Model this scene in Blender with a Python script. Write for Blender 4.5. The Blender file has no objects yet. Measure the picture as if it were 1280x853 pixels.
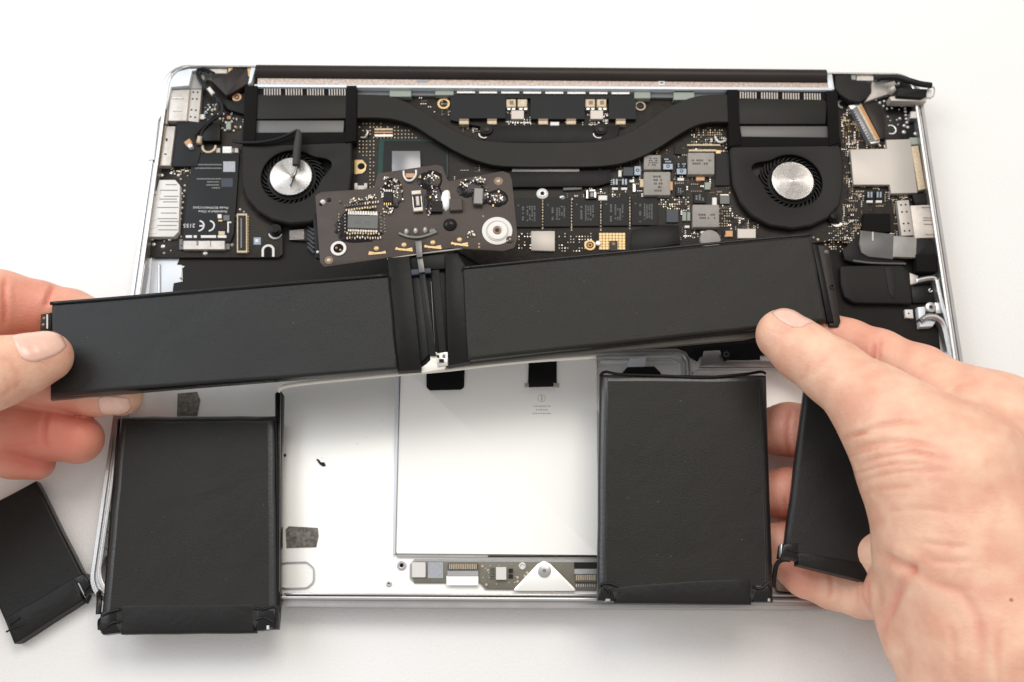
import bpy, math, random
import numpy as np
from mathutils import Vector, Matrix, Euler
random.seed(7)
S = bpy.context.scene
COL = S.collection
# ------------------------------------------------------------------ camera
PW, PH, FPX = 1280.0, 853.0, 1205.1
CAM = Vector((-0.0182, -0.1473, 0.4025))
CROT = Euler((0.3308, -0.0127, 0.0047), 'XYZ').to_matrix()
cd = bpy.data.cameras.new('camera'); cam = bpy.data.objects.new('camera', cd); COL.objects.link(cam)
cam.location = CAM; cam.rotation_euler = (0.3308, -0.0127, 0.0047)
cd.sensor_width = 36.0; cd.lens = 36.0 * FPX / PW; cd.clip_start = 0.01; cd.clip_end = 20
cd.dof.use_dof = True; cd.dof.focus_distance = 0.385; cd.dof.aperture_fstop = 11
S.camera = cam
# ------------------------------------------------------------------ light
w = bpy.data.worlds.new('World'); S.world = w; w.use_nodes = True
w.node_tree.nodes['Background'].inputs[0].default_value = (1.0, 0.985, 0.965, 1)
w.node_tree.nodes['Background'].inputs[1].default_value = 0.70
def area(name, loc, target, size, power, col):
    l = bpy.data.lights.new(name, 'AREA'); l.shape = 'RECTANGLE'; l.size = size[0]; l.size_y = size[1]
    l.energy = power; l.color = col
    o = bpy.data.objects.new(name, l); COL.objects.link(o); o.location = loc
    o.rotation_euler = (Vector(target) - Vector(loc)).to_track_quat('-Z', 'Y').to_euler()
    return o
area('window_light', (-0.75, 0.35, 0.75), (0, 0, 0), (0.7, 0.7), 6.6, (0.84, 0.92, 1.0))
area('ceiling_light', (0.15, 0.55, 1.05), (0, 0, 0), (0.7, 0.45), 6.6, (1.0, 0.925, 0.84))
S.view_settings.view_transform = 'Standard'; S.view_settings.look = 'None'
S.view_settings.exposure = 0.0; S.view_settings.gamma = 1.0
# ------------------------------------------------------------------ helpers
MM = 0.001
def ray(px, py):
    return CROT @ Vector(((px - PW/2) / FPX, -(py - PH/2) / FPX, -1.0))
def Q(px, py, z):                       # a point of the place at height z (mm), found from a photo measurement
    d = ray(px, py); t = (z*MM - CAM.z) / d.z
    return CAM + d * t
def scale_at(px, py, z):                # metres per photo pixel there
    p = Q(px, py, z); q = CROT.transposed() @ (p - CAM)
    return -q.z / FPX
def proj(P):                            # numpy world points -> photo pixels
    M = np.array(CROT); q = (P - np.array(CAM)) @ M
    return np.stack([PW/2 + FPX*q[:, 0]/-q[:, 2], PH/2 - FPX*q[:, 1]/-q[:, 2]], 1)

MATS = {}
def mat(name, col, rough=0.5, metal=0.0, bump=0.0, bscale=400.0, var=0.0, vscale=60.0, coat=0.0, spec=None, aniso=0.0, wave=0.0, wscale=40.0):
    if spec is None and max(col) < .07: spec = .16
    m = bpy.data.materials.new(name); m.use_nodes = True; nt = m.node_tree; N = nt.nodes; L = nt.links
    b = N['Principled BSDF']
    b.inputs['Base Color'].default_value = (*col, 1); b.inputs['Roughness'].default_value = rough
    b.inputs['Metallic'].default_value = metal
    if coat: b.inputs['Coat Weight'].default_value = coat; b.inputs['Coat Roughness'].default_value = 0.15
    if spec is not None: b.inputs['Specular IOR Level'].default_value = spec
    geo = N.new('ShaderNodeNewGeometry')
    if var:
        n = N.new('ShaderNodeTexNoise'); n.inputs['Scale'].default_value = vscale; n.inputs['Detail'].default_value = 6
        L.new(geo.outputs['Position'], n.inputs['Vector'])
        mr = N.new('ShaderNodeMapRange'); mr.inputs[1].default_value = 0.3; mr.inputs[2].default_value = 0.7
        mr.inputs[3].default_value = 1 - var; mr.inputs[4].default_value = 1 + var
        L.new(n.outputs['Fac'], mr.inputs[0])
        mx = N.new('ShaderNodeVectorMath'); mx.operation = 'SCALE'; mx.inputs[0].default_value = col
        L.new(mr.outputs[0], mx.inputs['Scale']); L.new(mx.outputs[0], b.inputs['Base Color'])
        mr2 = N.new('ShaderNodeMapRange'); mr2.inputs[3].default_value = max(rough-0.08, 0.02); mr2.inputs[4].default_value = min(rough+0.08, 1)
        L.new(n.outputs['Fac'], mr2.inputs[0]); L.new(mr2.outputs[0], b.inputs['Roughness'])
    if bump:
        n2 = N.new('ShaderNodeTexNoise'); n2.inputs['Scale'].default_value = bscale; n2.inputs['Detail'].default_value = 4
        L.new(geo.outputs['Position'], n2.inputs['Vector'])
        bp = N.new('ShaderNodeBump'); bp.inputs['Strength'].default_value = bump; bp.inputs['Distance'].default_value = 0.0004
        L.new(n2.outputs['Fac'], bp.inputs['Height']); L.new(bp.outputs[0], b.inputs['Normal'])
        if wave:
            n3 = N.new('ShaderNodeTexNoise'); n3.inputs['Scale'].default_value = wscale; n3.inputs['Detail'].default_value = 3; n3.inputs['Distortion'].default_value = 0.8
            L.new(geo.outputs['Position'], n3.inputs['Vector'])
            bp2 = N.new('ShaderNodeBump'); bp2.inputs['Strength'].default_value = wave; bp2.inputs['Distance'].default_value = 0.002
            L.new(n3.outputs['Fac'], bp2.inputs['Height']); L.new(bp2.outputs[0], bp.inputs['Normal'])
    if aniso:
        b.inputs['Anisotropic'].default_value = aniso
        t = N.new('ShaderNodeTangent'); t.direction_type = 'RADIAL'; t.axis = 'Z'
        L.new(t.outputs[0], b.inputs['Tangent'])
    MATS[name] = m
    return m
mat('table_white', (0.77, 0.76, 0.745), 0.55, 0, 0.45, 900, 0.016, 9)
mat('aluminium', (0.45, 0.44, 0.435), 0.34, 0.85, 0.12, 2600, 0.05, 90)
mat('faint_print', (0.50, 0.49, 0.47), 0.6)
mat('tray', (0.95, 0.935, 0.90), 0.42, 0.55, 0.10, 1800, 0.015, 14)
mat('aluminium_bright', (0.62, 0.65, 0.69), 0.45, 0.2, 0.08, 2600, 0.02, 60)
mat('aluminium_grey', (0.42, 0.42, 0.42), 0.34, 0.8, 0.1, 1500, 0.05, 90)
mat('steel', (0.47, 0.43, 0.39), 0.42, 0.4, 0.2, 1800, 0.14, 300)
mat('steel_flat', (0.42, 0.385, 0.35), 0.45, 0.35, 0.05, 1500, 0.03, 60)
mat('tin', (0.52, 0.50, 0.47), 0.32, 0.7, 0.15, 1500, 0.15, 500)
mat('chrome', (0.36, 0.35, 0.335), 0.25, 1.0, 0.1, 900)
mat('pcb', (0.0220, 0.0176, 0.0143), 0.42, 0, 0.3, 1300, 0.25, 350)
mat('pcb_battery', (0.0660, 0.0520, 0.0450), 0.42, 0, 0.2, 900, 0.12, 120)
mat('pcb_grey', (0.15, 0.135, 0.105), 0.5, 0, 0.2, 900, 0.1, 300)
mat('board_black', (0.0050, 0.0045, 0.0045), 0.35, 0, 0.2, 900, 0.2, 300)
mat('gold', (0.52, 0.37, 0.18), 0.42, 0.5, 0.1, 900)
mat('cream', (0.46, 0.37, 0.25), 0.45, 0.15, 0.1, 900, 0.2, 900)
mat('white_part', (0.62, 0.60, 0.57), 0.5, 0.1, 0.05, 900)
mat('white_print', (0.62, 0.62, 0.62), 0.6)
mat('grey_print', (0.17, 0.17, 0.165), 0.6)
mat('dim_print', (0.095, 0.10, 0.095), 0.6)
mat('light_print', (0.55, 0.55, 0.54), 0.6)
mat('card_black', (0.0132, 0.0138, 0.0150), 0.5, 0, 0.1, 900, 0.1, 80)
mat('black_plastic', (0.0063, 0.0059, 0.0059), 0.45, 0, 0.15, 1200, 0.1, 150)
mat('fan_plastic', (0.0150, 0.0135, 0.0125), 0.5, 0, 0.15, 1500, 0.08, 120)
mat('pipe_black', (0.0143, 0.0132, 0.0110), 0.45, 0, 0.2, 1300, 0.10, 80)
mat('foam_black', (0.0048, 0.0044, 0.0040), 0.85, 0, 0.5, 1600, 0.2, 300)
mat('hinge_brown', (0.0225, 0.0170, 0.0150), 0.34, 0, 0.12, 700, 0.15, 40)
mat('vent_strip', (0.46, 0.37, 0.32), 0.5, 0.3, 0.6, 1600, 0.35, 900)
mat('grey_plastic', (0.1200, 0.1240, 0.1320), 0.5, 0, 0.1, 900, 0.08, 100)
mat('band_grey', (0.0960, 0.0930, 0.0900), 0.45, 0.3, 0.1, 900, 0.08, 50)
mat('backing', (0.0144, 0.0126, 0.0114), 0.6, 0, 0.3, 1600, 0.12, 120)
mat('speaker', (0.0121, 0.0110, 0.0094), 0.5, 0, 0.15, 1500, 0.1, 120)
mat('battery_wrap', (0.0160, 0.0150, 0.0125), 0.41, 0, 0.35, 2300, 0.14, 45, spec=.20, wave=.26, wscale=34)
mat('battery_wrap_glossy', (0.005, 0.005, 0.005), 0.28, 0, 0.12, 300, 0.1, 60, spec=.3, wave=.12, wscale=90)
mat('battery_cool', (0.0160, 0.0158, 0.0155), 0.40, 0, 0.35, 2300, 0.14, 45, spec=.23, wave=.26, wscale=34)
mat('tape_dark', (0.004, 0.0036, 0.003), 0.38, 0, 0.2, 260, 0.2, 80, spec=.16)
mat('tape_fold', (0.0095, 0.009, 0.0085), 0.42, 0, 0.3, 420, 0.12, 60, spec=.22, wave=.10, wscale=70)
mat('rail', (0.13, 0.12, 0.105), 0.35, 0.4, 0.15, 400, 0.1, 80)
mat('film', (0.74, 0.70, 0.63), 0.3, 0.1, 0.1, 300, 0.06, 100)
mat('flex_grey', (0.13, 0.125, 0.12), 0.35, 0.4, 0.1, 300, 0.1, 80)
mat('flex_dark', (0.0110, 0.0115, 0.0120), 0.33, 0, 0.15, 300, 0.1, 80)
mat('blue_grey', (0.035, 0.042, 0.055), 0.45, 0, 0.1, 300, spec=.3)
mat('chip', (0.0143, 0.0143, 0.0137), 0.5, 0, 0.1, 900, 0.1, 200)
mat('chip_grey', (0.085, 0.085, 0.08), 0.4, 0, 0.1, 900, 0.1, 200)
mat('die', (0.20, 0.20, 0.21), 0.25, 0.3, 0.02, 900, 0.04, 80)
mat('green_substrate', (0.018, 0.050, 0.042), 0.4, 0, 0.1, 900, 0.1, 200)
mat('inductor', (0.26, 0.24, 0.215), 0.6, 0.0, 0.3, 1800, 0.10, 400)
mat('cap_blue', (0.21, 0.25, 0.30), 0.4, 0.3, 0.1, 900)
mat('cap_brown', (0.20, 0.12, 0.07), 0.45, 0, 0.1, 900)
mat('cap_green', (0.24, 0.27, 0.23), 0.5, 0, 0.1, 900)
mat('orange_film', (0.42, 0.20, 0.07), 0.4, 0.1, 0.1, 400, 0.1, 300)
mat('spun_metal', (0.40, 0.385, 0.37), 0.24, 1.0)
def spun():
    m = MATS['spun_metal']; nt = m.node_tree; N = nt.nodes; L = nt.links; b = N['Principled BSDF']
    tc = N.new('ShaderNodeTexCoord'); sp = N.new('ShaderNodeSeparateXYZ'); L.new(tc.outputs['Object'], sp.inputs[0])
    at = N.new('ShaderNodeMath'); at.operation = 'ARCTAN2'; L.new(sp.outputs['Y'], at.inputs[0]); L.new(sp.outputs['X'], at.inputs[1])
    ln = N.new('ShaderNodeVectorMath'); ln.operation = 'LENGTH'; L.new(tc.outputs['Object'], ln.inputs[0])
    w_ = N.new('ShaderNodeMath'); w_.operation = 'MULTIPLY'; w_.inputs[1].default_value = 26000; L.new(ln.outputs['Value'], w_.inputs[0])
    s_ = N.new('ShaderNodeMath'); s_.operation = 'SINE'; L.new(w_.outputs[0], s_.inputs[0])
    bp = N.new('ShaderNodeBump'); bp.inputs['Strength'].default_value = .5; bp.inputs['Distance'].default_value = .00004; L.new(s_.outputs[0], bp.inputs['Height']); L.new(bp.outputs[0], b.inputs['Normal'])
spun()
mat('goo', (0.012, 0.009, 0.010), 0.10, 0, 0.5, 500)
mat('white_silicone', (0.85, 0.85, 0.83), 0.35)
mat('adhesive', (0.16, 0.15, 0.13), 0.9, 0, 0.9, 1100, 0.5, 700)
mat('black_hole', (0.004, 0.004, 0.004), 0.7)
mat('debris', (0.03, 0.025, 0.02), 0.8, 0, 0.5, 900)
mat('cable', (0.0100, 0.0105, 0.0120), 0.35, 0, 0.1, 500)
mat('sleeve', (0.045, 0.040, 0.042), 0.5, 0, 0.1, 900)
mat('clear_plastic', (0.24, 0.23, 0.21), 0.35, 0, 0.3, 400, 0.1, 200)
mat('trackpad_face', (0.93, 0.915, 0.88), 0.85, 0.0, 0.04, 1500, 0.012, 30, spec=.12)
mat('sticker_grey', (0.33, 0.34, 0.37), 0.6, 0, 0, 0, 0.25, 2500)
mat('copper_pad', (0.40, 0.22, 0.11), 0.45, 0.4, 0.1, 900)

mat('wrap_edge', (0.010, 0.010, 0.0105), 0.36, 0, 0.2, 900, 0.1, 60, spec=.62)
mat('mole', (.33, .15, .10), .6)

class G:
    """collects geometry in world metres; build() links it as ONE mesh object"""
    def __init__(s): s.v = []; s.f = []; s.m = []; s.ms = []
    def mi(s, m):
        if m not in s.ms: s.ms.append(m)
        return s.ms.index(m)
    def add(s, vs, fs, m):
        o = len(s.v); s.v += [tuple(v) for v in vs]; k = s.mi(m)
        for f in fs: s.f.append([o + i for i in f]); s.m.append(k)
        return s
    def loops(s, loops, m, cap0=True, cap1=True):
        n = len(loops[0]); vs = [p for l in loops for p in l]; fs = []
        if cap0: fs.append(list(range(n))[::-1])
        for a in range(len(loops)-1):
            for i in range(n):
                j = (i+1) % n
                fs.append([a*n+i, a*n+j, (a+1)*n+j, (a+1)*n+i])
        if cap1: fs.append([(len(loops)-1)*n + i for i in range(n)])
        return s.add(vs, fs, m)
    def prism(s, xy, z0, z1, m, bev=0.0, seg=2, rb=False, hb=1.0):     # xy world metres ccw; z metres
        if area2(xy) < 0: xy = xy[::-1]
        L = []
        if rb and bev:
            L += [[(x, y, z0) for x, y in offs(xy, -bev*0.7)], [(x, y, z0+bev*0.3) for x, y in offs(xy, -bev*0.2)], [(x, y, z0+bev) for x, y in xy]]
        else: L.append([(x, y, z0) for x, y in xy])
        if bev:
            for k in range(seg+1):
                a = k/seg*math.pi/2
                L.append([(x, y, z1-bev+bev*math.sin(a)) for x, y in offs(xy, -bev*hb*(1-math.cos(a)))])
            if rb: L.append([(x, y, z1) for x, y in offs(xy, -bev*hb-.00025)])
        else: L.append([(x, y, z1) for x, y in xy])
        return s.loops(L, m)
    def pp(s, pts, z0, z1, m, bev=0.0, seg=2, r=0.0, rb=False):    # pts in photo measurements taken at height z1 (mm)
        xy = [tuple(Q(p[0], p[1], z1)[:2]) for p in pts]
        if area2(xy) < 0: xy = xy[::-1]
        if r: xy = fillet(xy, r*MM)
        return s.prism(xy, z0*MM, z1*MM, m, bev*MM, seg, rb)
    def rect(s, x0, y0, x1, y1, z0, z1, m, bev=0.0, r=0.0, seg=1, skew=0.0):
        return s.pp([(x0, y0), (x1, y0), (x1+skew, y1), (x0+skew, y1)], z0, z1, m, bev, seg, r)
    def rrect(s, cx, cy, w, h, ang, z0, z1, m, bev=0.0, r=0.0, seg=1):
        a = math.radians(ang); c, n = math.cos(a), math.sin(a)
        return s.pp([(cx + c*u - n*v, cy + n*u + c*v) for u, v in ((-w/2, -h/2), (w/2, -h/2), (w/2, h/2), (-w/2, h/2))], z0, z1, m, bev, seg, r)
    def disc(s, cx, cy, rpx, z0, z1, m, bev=0.0, n=24, seg=2):
        c = Q(cx, cy, z1); R = rpx*scale_at(cx, cy, z1)
        return s.prism([(c.x+R*math.cos(2*math.pi*i/n), c.y+R*math.sin(2*math.pi*i/n)) for i in range(n)], z0*MM, z1*MM, m, bev*MM, seg)
    def ring(s, cx, cy, r0, r1, z0, z1, m, n=28, a0=0, a1=360):
        c = Q(cx, cy, z1); k = scale_at(cx, cy, z1); full = (a1-a0) >= 360
        L = []; N = n if full else n+1
        for i in range(N):
            a = math.radians(a0 + (a1-a0)*i/n); ca, sa = math.cos(a), math.sin(a)
            L.append([(c.x+R*k*ca, c.y+R*k*sa, z*MM) for R, z in ((r0, z0), (r1, z0), (r1, z1-0.05), (r1-(r1-r0)*.2, z1), (r0+(r1-r0)*.2, z1), (r0, z1-0.05))])
        vs = [p for l in L for p in l]; fs = []
        for a in range(N if full else N-1):
            b = (a+1) % N
            for i in range(6):
                j = (i+1) % 6
                fs.append([a*6+i, a*6+j, b*6+j, b*6+i][::-1] if False else [a*6+j, a*6+i, b*6+i, b*6+j][::-1])
        if not full: fs += [list(range(6))[::-1], [(N-1)*6+i for i in range(6)]]
        return s.add(vs, fs, m)
    def dome(s, cx, cy, rpx, z0, hmm, m, n=16, rings=5, sx=1, sy=1):
        c = Q(cx, cy, z0+hmm*.4); R = rpx*scale_at(cx, cy, z0); L = []
        for k in range(rings):
            a = k/rings*math.pi/2
            L.append([(c.x+R*sx*math.cos(a)*math.cos(2*math.pi*i/n), c.y+R*sy*math.cos(a)*math.sin(2*math.pi*i/n), (z0+hmm*math.sin(a))*MM) for i in range(n)])
        a = math.pi/2*0.97
        L.append([(c.x+R*math.cos(a)*math.cos(2*math.pi*i/n), c.y+R*math.cos(a)*math.sin(2*math.pi*i/n), (z0+hmm)*MM) for i in range(n)])
        return s.loops(L, m)
    def tube(s, pts, r, m, n=8, rad=None, flat=1.0):            # pts world Vectors, r metres
        pts = [Vector(p) for p in pts]; L = []; up = Vector((0, 0, 1))
        for i, p in enumerate(pts):
            d = (pts[min(i+1, len(pts)-1)] - pts[max(i-1, 0)]).normalized()
            sd = d.cross(up)
            sd = sd.normalized() if sd.length > 1e-4 else Vector((1, 0, 0))
            u = sd.cross(d).normalized(); R = rad[i] if rad else r
            L.append([p + sd*R*math.cos(2*math.pi*k/n) + u*R*flat*math.sin(2*math.pi*k/n) for k in range(n)])
        return s.loops(L, m)
    def ptube(s, pts, rmm, m, n=8, flat=1.0, sm=6):
        P = [Q(*p) for p in pts]
        return s.tube(spline(P, sm) if sm else P, rmm*MM, m, n, None, flat)
    def strip(s, pts, wpx, z0, z1, m, bev=0.05, sm=0):          # raised ribbon following a line
        P = [Vector(p[:2]) for p in pts]
        if sm: P = [Vector(p[:2]) for p in spline([Vector((p.x, p.y, 0)) for p in P], sm)]
        A, B = [], []
        for i, p in enumerate(P):
            d = (P[min(i+1, len(P)-1)] - P[max(i-1, 0)]).normalized(); nrm = Vector((-d.y, d.x))*wpx/2
            A.append(tuple(p+nrm)); B.append(tuple(p-nrm))
        return s.pp(A + B[::-1], z0, z1, m, bev, 1)
    def build(s, name, parent=None, smooth=False, stuff=False, ang=35):
        me = bpy.data.meshes.new(name)
        V = np.array(s.v, dtype=float); c = (V.min(0)+V.max(0))/2
        if parent is None: c[2] = V[:, 2].min()
        me.from_pydata((V-c).tolist(), [], s.f)
        for m in s.ms: me.materials.append(MATS[m])
        me.polygons.foreach_set('material_index', s.m)
        me.update()
        bmfix(me)
        me.polygons.foreach_set('use_smooth', [True]*len(me.polygons))
        me.set_sharp_from_angle(angle=math.radians(180 if smooth else ang))
        o = bpy.data.objects.new(name, me); COL.objects.link(o)
        setpar(o, parent, Vector(c))
        if stuff: o['kind'] = 'stuff'
        return o
import bmesh
def bmfix(me):
    b = bmesh.new(); b.from_mesh(me); bmesh.ops.recalc_face_normals(b, faces=b.faces)
    big = [f for f in b.faces if len(f.verts) > 4]
    if big: bmesh.ops.triangulate(b, faces=big)
    b.to_mesh(me); b.free()
WL = {}
def setpar(o, parent, wloc):
    WL[o.name] = Vector(wloc)
    if parent is not None:
        o.parent = parent; o.location = Vector(wloc) - WL[parent.name]
    else: o.location = wloc
def area2(p): return sum(p[i][0]*p[(i+1) % len(p)][1] - p[(i+1) % len(p)][0]*p[i][1] for i in range(len(p)))
def offs(xy, d):
    out = []; n = len(xy)
    for i in range(n):
        a = Vector(xy[i-1]); b = Vector(xy[i]); c = Vector(xy[(i+1) % n])
        e1 = (b-a); e2 = (c-b)
        e1 = e1.normalized() if e1.length > 1e-9 else Vector((1, 0)); e2 = e2.normalized() if e2.length > 1e-9 else e1
        n1 = Vector((e1.y, -e1.x)); n2 = Vector((e2.y, -e2.x)); m = n1+n2
        m = m.normalized() if m.length > 1e-6 else n1
        k = d/max(m.dot(n1), 0.4)
        out.append((b.x+m.x*k, b.y+m.y*k))
    return out
def fillet(xy, r, n=5):
    out = []; N = len(xy)
    for i in range(N):
        a = Vector(xy[i-1]); b = Vector(xy[i]); c = Vector(xy[(i+1) % N])
        u = (a-b); v = (c-b); lu, lv = u.length, v.length; u.normalize(); v.normalize()
        ang = math.acos(max(-1, min(1, u.dot(v))))
        t = min(r/math.tan(max(ang, .1)/2), lu*.45, lv*.45)
        if ang > 2.9: out.append(tuple(b)); continue
        p0 = b+u*t; p1 = b+v*t
        for k in range(n+1):
            s_ = k/n
            out.append(tuple(p0*(1-s_)**2 + b*2*s_*(1-s_) + p1*s_*s_))
    return out
def spline(P, k):
    out = []; n = len(P)
    for i in range(n-1):
        p0, p1, p2, p3 = P[max(i-1, 0)], P[i], P[i+1], P[min(i+2, n-1)]
        for j in range(k):
            t = j/k
            out.append(0.5*((2*p1) + (p2-p0)*t + (2*p0-5*p1+4*p2-p3)*t*t + (3*p1-p0-3*p2+p3)*t**3))
    out.append(P[-1]); return out
def empty(name, loc, label, cat, group=None):
    o = bpy.data.objects.new(name, None); COL.objects.link(o); o.empty_display_size = 0.01
    setpar(o, None, Vector(loc)); tag(o, label, cat, group); return o
def tag(o, label, cat, group=None):
    o['label'] = label; o['category'] = cat
    if group: o['group'] = group
    return o
def lab(o, l): o['label'] = l; return o
def copy(o, parent, wloc, rotz=0):
    c = o.copy(); COL.objects.link(c); c.rotation_euler = (0, 0, rotz); setpar(c, parent, Vector(wloc)); return c

# ------------------------------------------------------------------ table
g = G(); g.prism([(-1.6, -1.3), (1.6, -1.3), (1.6, 1.6), (-1.6, 1.6)], -0.03, 0.0, 'table_white', 0.003)
t = g.build('table_top'); t['kind'] = 'structure'

# ------------------------------------------------------------------ laptop base
LAP = empty('laptop', (0, 0, 0), 'open silver laptop base lying upside down, its fans, heat pipe and circuit board exposed', 'laptop')
LW, LH = 0.3589, 0.2471
def rr(l, r_, t_, b, rad, n=10):
    x0, x1, y0, y1 = -LW/2+l, LW/2-r_, -LH/2+b, LH/2-t_; out = []
    for cx, cy, a in ((x1-rad, y1-rad, 0), (x0+rad, y1-rad, 90), (x0+rad, y0+rad, 180), (x1-rad, y0+rad, 270)):
        for k in range(n+1):
            q = math.radians(a + 90*k/n); out.append((cx+rad*math.cos(q), cy+rad*math.sin(q)))
    return out
def rim(i, z, rad):      # inset in mm
    return [(x, y, z*MM) for x, y in rr(i*1.28*MM, i*1.28*MM, i*0.42*MM, i*1.15*MM, max(rad-i*.5, 3)*MM)]
g = G()
g.loops([rim(1.2, 2.0, 12), rim(0.3, 3.2, 12), rim(0, 4.5, 12), rim(0, 11.6, 12), rim(.25, 12.1, 12), rim(1.3, 12.2, 12), rim(1.45, 11.4, 12), rim(2.2, 11.4, 12), rim(2.35, 12.9, 12), rim(2.5, 13.0, 12), rim(3.3, 13.0, 12), rim(3.5, 12.8, 12), rim(3.6, 6.0, 12), rim(5.0, 5.9, 12)], 'aluminium', True, False)
g.loops([rim(3.4, 5.0, 12), rim(3.4, 6.0, 12)], 'tray')
CASE = g.build('case', LAP, ang=40)
g = G(); g.loops([[(x, y, z) for x, y in rr(.012, .012, .012, .012, .01)] for z in (0.0, .0021)], 'black_plastic')
g.build('lid_bezel', LAP)
# tray relief
g = G()
g.pp([(203, 104), (211, 92), (236, 86), (262, 86), (240, 89), (236, 107), (214, 109), (208, 135), (198, 150), (193, 200), (186, 200), (195, 140)], 6, 12.6, 'aluminium_bright', .3)
g.build('corner_ledge', LAP)
g = G(); g.pp([(176, 330), (190, 322), (186, 372), (160, 420), (160, 380)], 6, 7.5, 'aluminium_bright', .2)
g.pp([(187, 322), (228, 322), (226, 365), (186, 372)], 6, 6.5, 'aluminium_bright', .2)
g.rect(197, 330, 200, 370, 6, 7.4, 'aluminium', .2)
g.build('side_ledge', LAP)
g = G()   # side ledge, lower left with its finger scoop
g.pp([(176, 330), (182, 330), (151, 525), (139, 640), (133, 640), (144, 525)], 6, 12.4, 'aluminium', .5)
g.pp([(137, 648), (146, 650), (142, 705), (136, 706), (131, 690)], 6, 10, 'aluminium_bright', .4, r=1)
g.ring(141, 675, 10, 13, 6, 10.2, 'aluminium_grey')
g.build('side_rib', LAP)
g = G()   # lower rib along the front edge
g.pp([(355, 741), (748, 743), (748, 746), (355, 744)], 6, 12.2, 'aluminium', .3); g.build('front_rib', LAP); g = G()
g.pp([(960, 742), (1040, 742), (1040, 746), (960, 746)], 6, 12.2, 'aluminium', .3)
g.build('front_rib', LAP)
g = G()   # ridge beside the trackpad
g.pp([(494, 466), (499, 466), (494, 693), (491, 693)], 6, 8.8, 'aluminium_bright', .25)
g.build('ridge', LAP)
g = G(); g.pp([(499, 466), (500.5, 466), (495.5, 693), (494, 693)], 6, 7.1, 'aluminium_grey')
g.pp([(496, 694), (620, 695), (745, 696), (745, 698), (620, 697), (496, 696)], 6, 7.4, 'aluminium_grey')
g.pp([(610, 694.5), (746, 695), (746, 697), (610, 696.5)], 6, 7.6, 'pcb')
g.build('seam', LAP)
TP = G().pp([(501, 455), (746, 447), (748, 694), (495, 692)], 6.2, 8.0, 'trackpad_face', .15, r=.8).build('trackpad', LAP)
g = G(); g.pp([(533, 462), (581, 460), (580, 484), (576, 487), (537, 488), (533, 484)], 8.02, 8.6, 'black_hole', .2, r=.8); lab(g.build('connector_pocket', TP), 'black rounded opening')
g = G(); g.pp([(661, 450), (696, 448), (696, 483), (660, 484)], 8.02, 8.7, 'black_plastic', .1); g.rect(656, 479, 661, 484, 8.02, 8.9, 'steel', .1); g.rect(692, 479, 699, 484, 8.02, 8.9, 'steel', .1); g.build('flex_tab', TP)
g = G()
g.ring(677, 498, 4.2, 4.9, 8.01, 8.06, 'faint_print', 20)
g.pp([(676.5, 495), (678, 495), (678, 501), (676.5, 501)], 8.01, 8.06, 'faint_print')
random.seed(3)
for yy, a, b in ((508, 667, 688), (512.5, 670, 685), (517, 666, 689)):
    x = a
    while x < b:
        wd = random.uniform(1.2, 3.2); g.rect(x, yy-0.8, min(x+wd, b), yy+0.8, 8.01, 8.05, 'faint_print'); x += wd+.8
g.build('regulatory_print', TP, stuff=True)
# front slot with the trackpad board
g = G()
g.pp([(512, 706), (518, 699), (747, 700), (747, 739), (606, 738), (600, 730), (518, 730), (512, 724)], 6, 6.3, 'aluminium_grey', 0, r=.6)
g.build('front_slot', LAP)
TB = G().pp([(515, 705), (519, 702), (746, 703), (746, 738), (608, 736), (600, 728), (518, 728), (515, 722)], 6.3, 7.3, 'pcb_grey', .1).build('trackpad_board', LAP)
def sub(fn, name, parent, **k):
    g = G(); fn(g); return g.build(name, parent, **k)
sub(lambda g: g.rect(515, 703, 532, 722, 7.3, 8.0, 'white_part', .1, .5), 'foam_pad', TB)
sub(lambda g: g.rect(535, 703, 554, 723, 7.3, 7.5, 'sticker_grey', .03), 'sticker', TB)
def conn(g):
    g.rect(560, 704, 597, 713, 7.3, 8.6, 'band_grey', .15)
    for i in range(16): g.rect(561.5+i*2.2, 705, 562.7+i*2.2, 711.5, 8.4, 8.8, 'cream')
    g.rect(559, 713, 598, 721, 7.3, 8.0, 'aluminium_grey', .1)
sub(conn, 'ribbon_connector', TB)
sub(lambda g: g.rect(558, 720, 598, 732, 7.3, 8.0, 'trackpad_face', .1), 'ribbon_cable', TB)
sub(lambda g: g.rect(620, 709, 633, 725, 7.3, 8.6, 'white_part', .12), 'sensor_chip', TB)
for yy in (711, 718): sub(lambda g: g.rect(636, yy, 641, yy+5, 7.3, 7.9, 'chip', .1), 'chip', TB)
sub(lambda g: (g.ring(653, 708, 2.2, 4.5, 7.3, 7.7, 'tin'), g.disc(653, 708, 2.2, 7.3, 7.5, 'white_part')), 'screw_hole', TB)
sub(lambda g: g.pp([(640, 739), (672, 705), (680, 701), (688, 705), (722, 739)], 7.0, 9.0, 'tray', .3, r=.8), 'triangular_tab', TB)
sub(lambda g: (g.disc(680.5, 713.5, 8.3, 9.0, 9.7, 'aluminium', .3), g.disc(680.5, 713.5, 2.6, 9.7, 9.75, 'grey_print', 0, 6)), 'screw', TB)
def conn2(g):
    g.rect(718, 703, 746, 711, 7.3, 8.4, 'chip', .1); g.rect(718, 711, 746, 718, 7.3, 8.2, 'aluminium_grey', .1); g.rect(719, 718, 746, 728, 7.3, 8.4, 'band_grey', .1)
    for i in range(11): g.rect(720+i*2.3, 719, 721.3+i*2.3, 725.5, 8.3, 8.6, 'cream')
    for i in range(9): g.rect(720+i*2.8, 730, 721.3+i*2.8, 734, 7.3, 7.6, 'tin')
sub(conn2, 'flex_connector', TB)
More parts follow.
